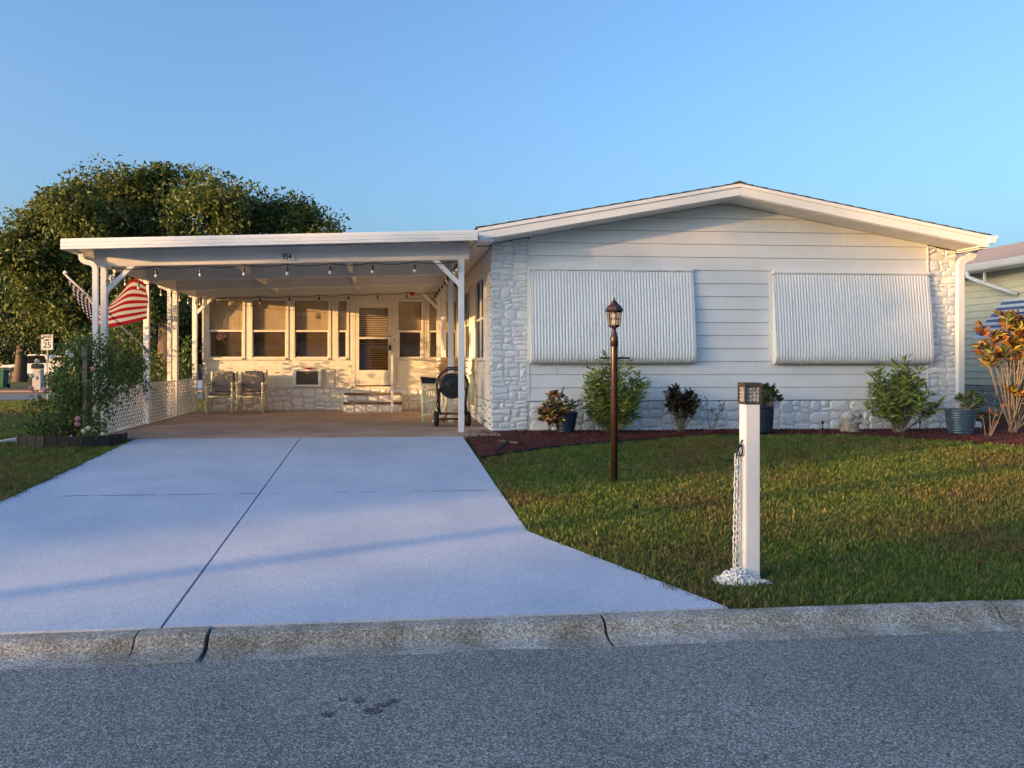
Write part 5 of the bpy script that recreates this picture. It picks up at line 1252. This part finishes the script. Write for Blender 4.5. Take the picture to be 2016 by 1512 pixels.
tree('background_tree', 'dark tree in the distance at the left edge of the view', (-37.449, 80.0, .24), [(-38.39, 80.06, 6.96, 4.0, 3.2, 4.0), (-36.94, 82.99, 7.17, 3.11, 2.49, 3.63), (-39.79, 81.05, 4.12, 4.05, 3.24, 2.53), (-35.21, 78.09, 3.1, 2.93, 2.34, 1.95), (-34.76, 82.36, 3.68, 2.57, 2.06, 2.32)] , 'leaf_dark', 12000, .45, 64, trunk_r=.4, clump=.8)
tree('background_tree', 'dark tree in the distance seen between the left carport posts', (-14.154, 62.0, .24), [(-14.94, 63.78, 4.4, 2.39, 1.91, 2.79), (-12.96, 63.41, 5.17, 2.38, 1.9, 3.17), (-16.25, 64.44, 2.46, 2.42, 1.93, 2.01)] , 'leaf_dark', 9000, .4, 65, trunk_r=.35, clump=.7)

# ------------------------------------------------------------------ beyond the side street
SX, SY = -13.3, 33.0
sg = thing('speed_sign', 'speed limit 25 sign on a thin metal post by the side street', 'sign', (SX, SY, .12))
MB().box(SX-.025, SX+.025, SY, SY+.03, .05, 2.62).build('post', 'galv', sg)
MB().box(SX-.235, SX+.235, SY-.014, SY-.002, 2.06, 2.66).build('plate', 'sign_white', sg, bevel=.003)
mb = MB()
for (a, b_, c, d) in ((-.215, .215, 2.078, 2.088), (-.215, .215, 2.632, 2.642), (-.225, -.215, 2.078, 2.642), (.215, .225, 2.078, 2.642)): mb.box(SX+a, SX+b_, SY-.0165, SY-.0145, c, d)
mb.build('border', 'black_ink', sg)
text_mesh('SPEED', .125, 'black_ink', sg, facing(SX, SY-.017, 2.56), 'lettering', .001, 1.02)
text_mesh('LIMIT', .125, 'black_ink', sg, facing(SX, SY-.017, 2.44), 'lettering', .001, 1.02)
text_mesh('25', .32, 'black_ink', sg, facing(SX, SY-.017, 2.24), 'lettering', .004, .98)
# mailbox column
MX, MY = -16.9, 40.9
ml = thing('mailbox_column', 'pale mailbox column with a black box and numerals across the side street', 'mailbox', (MX, MY, .2))
MB().box(MX-.20, MX+.20, MY-.2, MY+.2, .15, 1.25).build('column', mat('grey_stucco', (.42, .42, .40), .8), ml, bevel=.02)
MB().prism([(-.20, 1.26), (.20, 1.26), (.20, 1.42), (.14, 1.50), (-.14, 1.50), (-.20, 1.42)], MY-.28, MY+.25, lambda p, q: (MX-.02+p[0], q, p[1])).build('box', 'black_metal', ml)
text_mesh('0', .24, 'black_ink', ml, facing(MX+.03, MY-.204, .80), 'numeral', .008); text_mesh('6', .18, 'black_ink', ml, facing(MX+.12, MY-.204, 1.06), 'numeral', .008)
# pickup truck, side on
TX, TY, TZ = -28.8, 64.0, .25
tk = thing('pickup_truck', 'white pickup truck parked across the side street behind the tree trunk', 'truck', (TX+2.8, TY, TZ))
body = [(0, .50), (.02, .98), (.15, 1.08), (1.25, 1.16), (1.85, 1.82), (2.1, 1.90), (3.1, 1.90), (3.35, 1.84), (3.55, 1.28), (5.75, 1.28), (5.8, .62), (5.7, .50), (4.95, .46), (4.85, .75), (4.6, .92), (4.3, .92), (4.05, .75), (3.95, .44), (1.55, .44), (1.45, .75), (1.2, .92), (.9, .92), (.65, .75), (.55, .46)]
MB().prism(body, TY-.95, TY+.95, lambda p, q: (TX+p[0], q, TZ+p[1])).build('body', 'car_white', tk, bevel=.05)
MB().prism([(1.45, 1.22), (1.93, 1.78), (2.5, 1.82), (2.5, 1.22)], TY-.965, TY+.965, lambda p, q: (TX+p[0], q, TZ+p[1])).build('front_window', 'car_glass', tk)
MB().prism([(2.6, 1.22), (2.6, 1.82), (3.15, 1.80), (3.38, 1.26)], TY-.965, TY+.965, lambda p, q: (TX+p[0], q, TZ+p[1])).build('rear_window', 'car_glass', tk)
MB().prism([(1.30, 1.22), (1.82, 1.80), (1.90, 1.80), (1.38, 1.22)], TY-.85, TY+.85, lambda p, q: (TX+p[0]-.05, q, TZ+p[1])).build('windscreen', 'car_glass', tk)
MB().box(TX-.08, TX+.06, TY-.9, TY+.9, TZ+.48, TZ+.68).build('bumper', 'galv', tk, bevel=.03)
MB().box(TX-.025, TX+.08, TY-.9, TY-.55, TZ+.78, TZ+.98).build('headlight', 'sign_white', tk)
for x in (1.05, 4.45):
    for s_ in (-1, 1):
        mb = MB().lathe([(.18, -.12), (.36, -.12), (.39, -.08), (.39, .08), (.36, .12), (.18, .12)], 20); mb.v = [(TX+x+px, TY+s_*.84+pz, TZ+.39+py) for px, py, pz in mb.v]; w_ = mb.build('wheel', 'rubber', tk, smooth=True)
        mb = MB().lathe([(.03, -.10), (.17, -.125), (.20, -.11), (.20, .11), (.17, .125), (.03, .10)], 12); mb.v = [(TX+x+px, TY+s_*.84+pz, TZ+.39+py) for px, py, pz in mb.v]; mb.build('rim', 'galv', w_)
MB().box(TX+1.25, TX+1.42, TY-1.15, TY-.97, TZ+1.18, TZ+1.36).build('mirror', 'black_plastic', tk)
cs = MB().prism([(3.42, 1.29), (3.55, 1.80), (5.6, 1.80), (5.76, 1.29)], TY-.93, TY+.93, lambda p, q: (TX+p[0], q, TZ+p[1])).build('bed_cover', 'car_white', tk, bevel=.04)
MB().prism([(3.75, 1.42), (3.8, 1.70), (5.35, 1.70), (5.45, 1.42)], TY-.945, TY+.945, lambda p, q: (TX+p[0], q, TZ+p[1])).build('side_window', 'car_glass', cs)
# wheeled bins
for (x, y, lab) in ((-20.6, 45.2, 'green wheeled bin at the left edge across the side street'), (-18.2, 47.0, 'green wheeled bin beyond the mailbox column')):
    t = thing('wheeled_bin', lab, 'bin', (x, y, .22), 'green bins across the side street')
    z = gz(x, y)
    MB().prism([(-.26, 0), (.26, 0), (.31, .95), (-.31, .95)], y-.28, y+.28, lambda p, q: (x+p[0], q, z+.05+p[1])).build('body', 'green_bin', t, bevel=.03)
    MB().prism([(-.34, .96), (.34, .96), (.30, 1.05), (-.28, 1.05)], y-.33, y+.31, lambda p, q: (x+p[0], q, z+.05+p[1])).build('lid', 'green_bin', t, bevel=.02)
    for s_ in (-1, 1):
        mb = MB().lathe([(.02, -.03), (.11, -.03), (.12, 0), (.11, .03), (.02, .03)], 12); mb.v = [(x+s_*.3+c_, y+.27+a_, z+.12+b_) for a_, b_, c_ in mb.v]; mb.build('wheel', 'rubber', t)
# a low house far behind the trees
def simple_house(name, label, x0, x1, y0, y1, z0, eave, peak, wall_m, roof_m, wins, along='x', group=None, door=None, courses=False):
    h = thing(name, label, 'house', ((x0+x1)/2, y0, z0), group)
    if along == 'x':     # ridge along X: gables at the ends
        MB().prism([(y0, z0-.2), (y1, z0-.2), (y1, eave), ((y0+y1)/2, peak-.1), (y0, eave)], x0, x1, lambda p, q: (q, p[0], p[1])).build('wall', wall_m, h)
        rp = MB()
        for ya, yb in ((y0, (y0+y1)/2), (y1, (y0+y1)/2)):
            s_ = -1 if ya == y0 else 1
            sl = (peak-eave)/abs(yb-ya); ye = ya+s_*.45
            rp.prism([(yb, peak), (ye, eave-.45*sl), (ye, eave-.45*sl+.10), (yb, peak+.10)], x0-.35, x1+.35, lambda p, q: (q, p[0], p[1]))
        rp.build('roof', roof_m, h)
    else:
        MB().prism([(x0, z0-.2), (x1, z0-.2), (x1, eave), ((x0+x1)/2, peak-.1), (x0, eave)], y0, y1, lambda p, q: (p[0], q, p[1])).build('wall', wall_m, h)
        rp = MB()
        for xa in (x0, x1):
            xb = (x0+x1)/2; s_ = -1 if xa == x0 else 1; sl = (peak-eave)/abs(xb-xa); xe = xa+s_*.45
            rp.prism([(xb, peak), (xe, eave-.45*sl), (xe, eave-.45*sl+.10), (xb, peak+.10)], y0-.4, y1+.4, lambda p, q: (p[0], q, p[1]))
        rp.build('roof', roof_m, h)
    for (a, b_, c, d, yy) in wins:
        w_ = MB().box(a-.07, b_+.07, yy-.04, yy+.04, c-.07, d+.07).build('window', 'white', h)
        MB().box(a, b_, yy-.05, yy+.05, c, d).build('pane', 'car_glass', w_)
    return h
fh = simple_house('far_house', 'low pale house with a dark carport far behind the trees at left', -46, -32, 84, 94, .24, 2.9, 4.6, 'far_wall', 'shingle', [(-38, -36.5, 1.2, 2.3, 84), (-35.2, -33.7, 1.2, 2.3, 84)])
MB().box(-45, -40, 83.9, 84.05, .3, 2.5).build('garage_opening', 'interior', fh)

# ------------------------------------------------------------------ neighbour's house on the right
NX, NY0, NY1 = 13.60, 14.5, 34.0
nb = thing('neighbour_house', 'pale yellow clapboard house beyond the right corner', 'house', (NX, 18, .4))
MB().box(NX+.02, NX+7, NY0, NY1, .3, 3.62).build('wall', 'pale_yellow', nb)
z = 1.06
while z < 3.6:
    z1 = min(z+.155, 3.62)
    MB().add([(NX-.018, NY0, z+.004), (NX-.018, NY1, z+.004), (NX, NY1, z1), (NX, NY0, z1), (NX+.019, NY0, z+.004), (NX+.019, NY1, z+.004), (NX+.019, NY1, z1), (NX+.019, NY0, z1)], [(3, 2, 1, 0), (4, 5, 6, 7), (0, 1, 5, 4), (2, 3, 7, 6), (3, 0, 4, 7), (1, 2, 6, 5)]).build('siding_board', 'pale_yellow', nb); z = z1
stones(nb, [(15, 17, .42, 1.05, .09), (17, 19, .42, 1.05, .09), (19, 21.5, .42, 1.05, .11)], 71, lambda a, b_, d: (NX+.012-d, a, b_), m='grey_block', depth=.02)
nr = MB().prism([(NX-.62, 3.66), (NX+3.6, 4.75), (NX+7.6, 3.66), (NX+7.6, 3.76), (NX+3.6, 4.86), (NX-.62, 3.76)], NY0-.5, NY1+.4, lambda p, q: (p[0], q, p[1])).build('roof', mat('pale_shingles', (.34, .29, .27), .9, .3, 20), nb)
MB().box(NX-.60, NX+.018, NY0-.4, NY1, 3.63, 3.655).build('soffit', 'soffit', nb)
MB().prism([(NX-.62, 3.60), (NX-.62, 3.74), (NX-.76, 3.76), (NX-.73, 3.66), (NX-.71, 3.62)], NY0-.5, NY1, lambda p, q: (p[0], q, p[1])).build('gutter', 'white_metal', nb)
MB().tube([(NX-.68, 17.2, 3.62), (NX-.66, 17.2, 3.50), (NX-.58, 17.1, 3.42), (NX-.15, 16.6, 3.12), (NX-.05, 16.5, 3.06)], .05, 8).build('downspout', 'white_metal', nb, smooth=True)
MB().box(NX-.5, NX-.46, 16.9, 16.94, 3.35, 3.63).build('bracket', 'white_metal', nb)
aw = bpy.data.objects.new('awning', None); COL.objects.link(aw); aw.parent = nb; aw['_w'] = 1; aw.matrix_parent_inverse = Matrix.Translation(-nb.location)
blue = mat('awning_blue', (.10, .17, .33), .45); k = 0; s_ = 0
n_ = 13
for k in range(n_):     # awning boards, alternately white and blue
    f0, f1 = k/n_, (k+1)/n_
    x0, z0 = NX-.03-.75*f0, 2.98-.85*f0; x1, z1 = NX-.03-.75*f1, 2.98-.85*f1-.012
    MB().add([(x0, 14.9, z0), (x0, 16.9, z0), (x1, 16.9, z1), (x1, 14.9, z1), (x0, 14.9, z0-.015), (x0, 16.9, z0-.015), (x1, 16.9, z1-.015), (x1, 14.9, z1-.015)], [(0, 3, 2, 1), (4, 5, 6, 7), (0, 1, 5, 4), (1, 2, 6, 5), (2, 3, 7, 6), (3, 0, 4, 7)]).build('awning_board', blue if k % 2 else 'white_metal', aw)

# ------------------------------------------------------------------ the street behind the viewer: houses and trees that shade the yard and show in the panes
AL = Vector((math.cos(SUN_AZ), math.sin(SUN_AZ), 0)); SN = Vector((-math.sin(SUN_AZ), math.cos(SUN_AZ), 0))
def sp_pos(p, s): v = AL*p+SN*s; return v.x, v.y
def shade_tree(label, p, s, lobes, seed, n=8000, name='street_oak', group='trees along the street behind the viewer', per=26):
    """lobes: (s, z, half width, half height) across the low sunlight"""
    x, y = sp_pos(p, s); r = random.Random(seed); z0 = gz(x, y); L_ = []
    for (ls, lz, lw, lh) in lobes:
        lx, ly = sp_pos(p+r.uniform(-1, 1), ls); L_.append((lx, ly, lz, lw, lw, lh))
    tree(name, label, (x, y, z0), L_, 'leaf_dark', n, .42, seed, trunk_r=.3, group=group, clump=.42, per=per)
shade_tree('tall oak down the street behind the viewer, in line with the carport front', -70, 12.2, [(13.1, 6.9, .9, 1.75), (12.4, 7.2, 1.0, 1.8), (11.6, 7.6, 1.0, 1.85), (12.2, 6.0, 1.2, 1.2)], 81, 8000)
shade_tree('tallest oak down the street behind the viewer, in line with the house front', -71, 9.8, [(10.6, 8.2, 1.1, 2.0), (10.0, 8.6, 1.1, 2.2), (9.2, 7.6, .9, 2.0), (8.5, 6.9, .8, 2.0), (8.0, 6.4, .6, 1.6), (9.6, 6.2, 1.6, 1.3)], 82, 10000)
shade_tree('oak down the street behind the viewer, in line with the road edge', -68, 2.4, [(2.7, 7.0, .7, 2.0), (2.0, 7.6, 1.0, 2.2), (1.2, 7.4, 1.1, 2.2), (2.4, 5.6, 1.4, 1.2), (4.4, 5.5, .75, .9)], 83, 8000)
shade_tree('oak down the street behind the viewer, in line with the roadway', -66, -1.6, [(-.4, 7.6, 1.2, 2.2), (-2.0, 8, 1.4, 2.4), (-3.4, 7.2, 1.2, 2.2), (-1.6, 5.6, 2, 1.2)], 84, 8000)
shade_tree('low round oak down the street in line with the driveway', -64, 5.6, [(4.9, 4.0, .8, .9), (6.5, 4.2, .8, 1.1), (5.6, 3.4, 1.2, .9)], 85, 5000)
shade_tree('low spreading oak beside the side street behind the viewer', -66, 17, [(15.0, 5.4, 1.2, 1.3), (17, 5.6, 1.4, 1.3), (19, 5.3, 1.3, 1.3)], 86, 6000)
simple_house('opposite_house', 'white house with grey roof directly across the street from the viewer', -9, 5, -18, -9.5, .14, 2.9, 4.4, 'white', 'shingle', [(-7, -5.2, 1.2, 2.3, -9.5), (-1, .8, 1.2, 2.3, -9.5)], along='x')
simple_house('opposite_house', 'cream house with grey roof across the street to the viewer\'s left', -27, -14, -19, -10, .14, 2.9, 4.5, 'cream', 'shingle', [(-24, -22, 1.2, 2.3, -10)], along='x')
tree('street_oak', 'oak standing behind the white house across the street', (2, -21, .14), [(2, -21, 5.6, 2.2, 2.2, 1.6), (.5, -21, 4.6, 1.8, 1.8, 1.4), (3.6, -21, 4.8, 1.8, 1.8, 1.4)], 'leaf_dark', 7000, .35, 87, trunk_r=.28, group='trees along the street behind the viewer', clump=.5)
tree('street_oak', 'oak between the two houses across the street', (-11.5, -13, .14), [(-11.5, -13, 4.4, 1.4, 1.4, 1.4), (-12.2, -13, 3.5, 1.2, 1.2, 1.0), (-10.8, -13, 3.6, 1.2, 1.2, 1.0)], 'leaf_dark', 6000, .3, 88, trunk_r=.24, group='trees along the street behind the viewer', clump=.45)
ux, uy = sp_pos(-25, 5.85)
up = thing('utility_pole', 'wooden utility pole on the verge across the street', 'utility pole', (ux, uy, .1))
MB().tube([(ux, uy, 0), (ux, uy, 8.2)], [.10, .08], 12).build('pole', 'bark', up, smooth=True)
MB().box(ux-1.0, ux+1.0, uy-.05, uy+.05, 7.5, 7.62).build('cross_arm', 'bark', up)
for k in (-.85, -.3, .3, .85): MB().lathe([(.03, 0), (.05, .04), (.03, .1)], 10, (ux+k, uy, 7.62)).build('insulator', 'galv', up)
shade_tree('unseen sparse crown added behind the oaks to thin the sun on the gable', -76, 9.6, [(9.1, 11.0, .7, 1.0), (10.1, 11.4, .8, 1.1), (8.6, 10.3, .5, .8)], 89, 210, per=3)  # added out of view so only part of the sun reaches the gable
shade_tree('unseen sparse crown added to dim the sun on the carport roof edge', -77, 11.9, [(11.3, 10.5, .7, .8), (12.5, 10.2, .7, .7)], 90, 110, per=3)  # scattered leaves put in out of sight to half-shade the carport fascia
shade_tree('unseen slender crown added to soften the sun on the white post', -72, 4.05, [(4.0, 7.2, .45, .8), (4.2, 8.0, .4, .6)], 91, 60, per=3)  # made-up crown out of view, tempers the sunlight on the white post

# ------------------------------------------------------------------ lawn grass
def tuft(seed, nb, L, spread):
    r = random.Random(seed); V = []; F = []
    for k in range(nb):
        a = r.uniform(0, 2*PI); lean = r.uniform(.15, 1.1); l = r.uniform(*L); w = r.uniform(.0022, .0042)
        bx, by = r.gauss(0, spread), r.gauss(0, spread)
        d = Vector((math.cos(a), math.sin(a), 0)); sd_ = Vector((-d.y, d.x, 0)); o = len(V)
        for j, f in enumerate((0, .45, .8, 1)):
            th_ = lean*f*1.25; q = Vector((bx, by, -.006))+d*(l*f*math.sin(th_)*.9)+Vector((0, 0, l*f*math.cos(th_*.8)))
            ww = w*(1, 1.05, .7, 0)[j]
            if j < 3: V += [q-sd_*ww, q+sd_*ww]
            else: V.append(q)
        F += [(o, o+1, o+3, o+2), (o+2, o+3, o+5, o+4), (o+4, o+5, o+6)]
    me = MB().add(V, F).mesh('tuft'); me.materials.append(MT['blade']); return bpy.data.objects.new('grass_tuft', me)
tufts = bpy.data.collections.new('grass_tufts')
for k in range(5): tufts.objects.link(tuft(200+k, 15, (.022, .062), .018))
def lawn_points(x0, x1, y0, y1, dens, ok):
    n = int((x1-x0)*(y1-y0)*dens); X = rng.uniform(x0, x1, n); Y = rng.uniform(y0, y1, n)
    return [(a, b_, gz(a, b_)) for a, b_ in zip(X.tolist(), Y.tolist()) if ok(a, b_)]
def not_hard(a, b_):
    if in_drive(a-.004, b_) or in_drive(a+.004, b_): return False
    if b_ < 4.74+SK*a+.015: return False
    if 1.1 < a < 12.9 and b_ > ey(a): return False
    if b_ > 12.2 and -4.46 < a < 9.7: return False
    if -5.2 < a < -3.75 and 11.6 < b_ < 12.5: return False
    return True
pts = lawn_points(1.0, 6.2, 4.6, 7.2, 1500, not_hard)+lawn_points(.9, 10.5, 7.2, 9.5, 800, not_hard)+lawn_points(4.0, 8.0, 5.6, 7.2, 300, not_hard)+lawn_points(6.2, 9.5, 6.0, 7.2, 800, not_hard)
pts += lawn_points(.9, 13.0, 9.5, 12.7, 520, not_hard)+lawn_points(9.8, 13.5, 13.0, 24, 160, not_hard)
pts += lawn_points(-9.5, -3.6, 7.0, 13.5, 520, not_hard)+lawn_points(-8.0, -3.6, 4.6, 7.0, 450, not_hard)+lawn_points(-13, -4.4, 13.5, 32, 130, not_hard)+lawn_points(-3.75, -3.66, 8, 12.2, 2500, lambda a, b_: not in_drive(a, b_))
me = bpy.data.meshes.new('lawn_grass'); me.from_pydata(pts, [], []); me.update()
lg = link('lawn_grass', me); tag(lg, 'short green lawn grass with straw-coloured dry patches', 'grass', kind='stuff')
gn = bpy.data.node_groups.new('grass_scatter', 'GeometryNodeTree')
gn.interface.new_socket('Geometry', in_out='INPUT', socket_type='NodeSocketGeometry'); gn.interface.new_socket('Geometry', in_out='OUTPUT', socket_type='NodeSocketGeometry')
N = gn.nodes; L = gn.links
gi = N.new('NodeGroupInput'); go = N.new('NodeGroupOutput'); mp = N.new('GeometryNodeMeshToPoints'); ip = N.new('GeometryNodeInstanceOnPoints')
ci = N.new('GeometryNodeCollectionInfo'); ci.inputs['Collection'].default_value = tufts; ci.inputs['Separate Children'].default_value = True; ci.inputs['Reset Children'].default_value = True
rr1 = N.new('FunctionNodeRandomValue'); rr1.data_type = 'FLOAT_VECTOR'; rr1.inputs[0].default_value = (-.15, -.15, 0); rr1.inputs[1].default_value = (.15, .15, 6.283)
rr2 = N.new('FunctionNodeRandomValue'); rr2.data_type = 'FLOAT'; rr2.inputs[2].default_value = .5; rr2.inputs[3].default_value = 1.3
L.new(gi.outputs[0], mp.inputs[0]); L.new(mp.outputs[0], ip.inputs['Points']); L.new(ci.outputs[0], ip.inputs['Instance']); ip.inputs['Pick Instance'].default_value = True
L.new(rr1.outputs[0], ip.inputs['Rotation']); L.new(rr2.outputs[1], ip.inputs['Scale']); L.new(ip.outputs[0], go.inputs[0])
md = lg.modifiers.new('scatter', 'NODES'); md.node_group = gn
# white clover-like flecks and a few fallen leaves
for i, (x, y) in enumerate(((4.2, 5.5), (3.55, 5.25), (5.1, 6.1))):
    v, f = leaf_arrays(np.array([[x, y, gz(x, y)+.03]]), np.array([[.5, .3*i, .15]]), np.array([.07]), np.array([.045])); o = np_mesh('fallen_leaf', v, f, mat('brown_leaf%d' % i, (.20, .08, .03), .8)); tag(o, ['curled brown leaf on the grass right of the white post', 'brown leaf on the grass nearest the kerb right of the white post', 'brown leaf on the grass at the far right of the lawn'][i], 'leaf', 'fallen leaves on the lawn')

for o in bpy.data.objects:
    if '_w' in o: del o['_w']
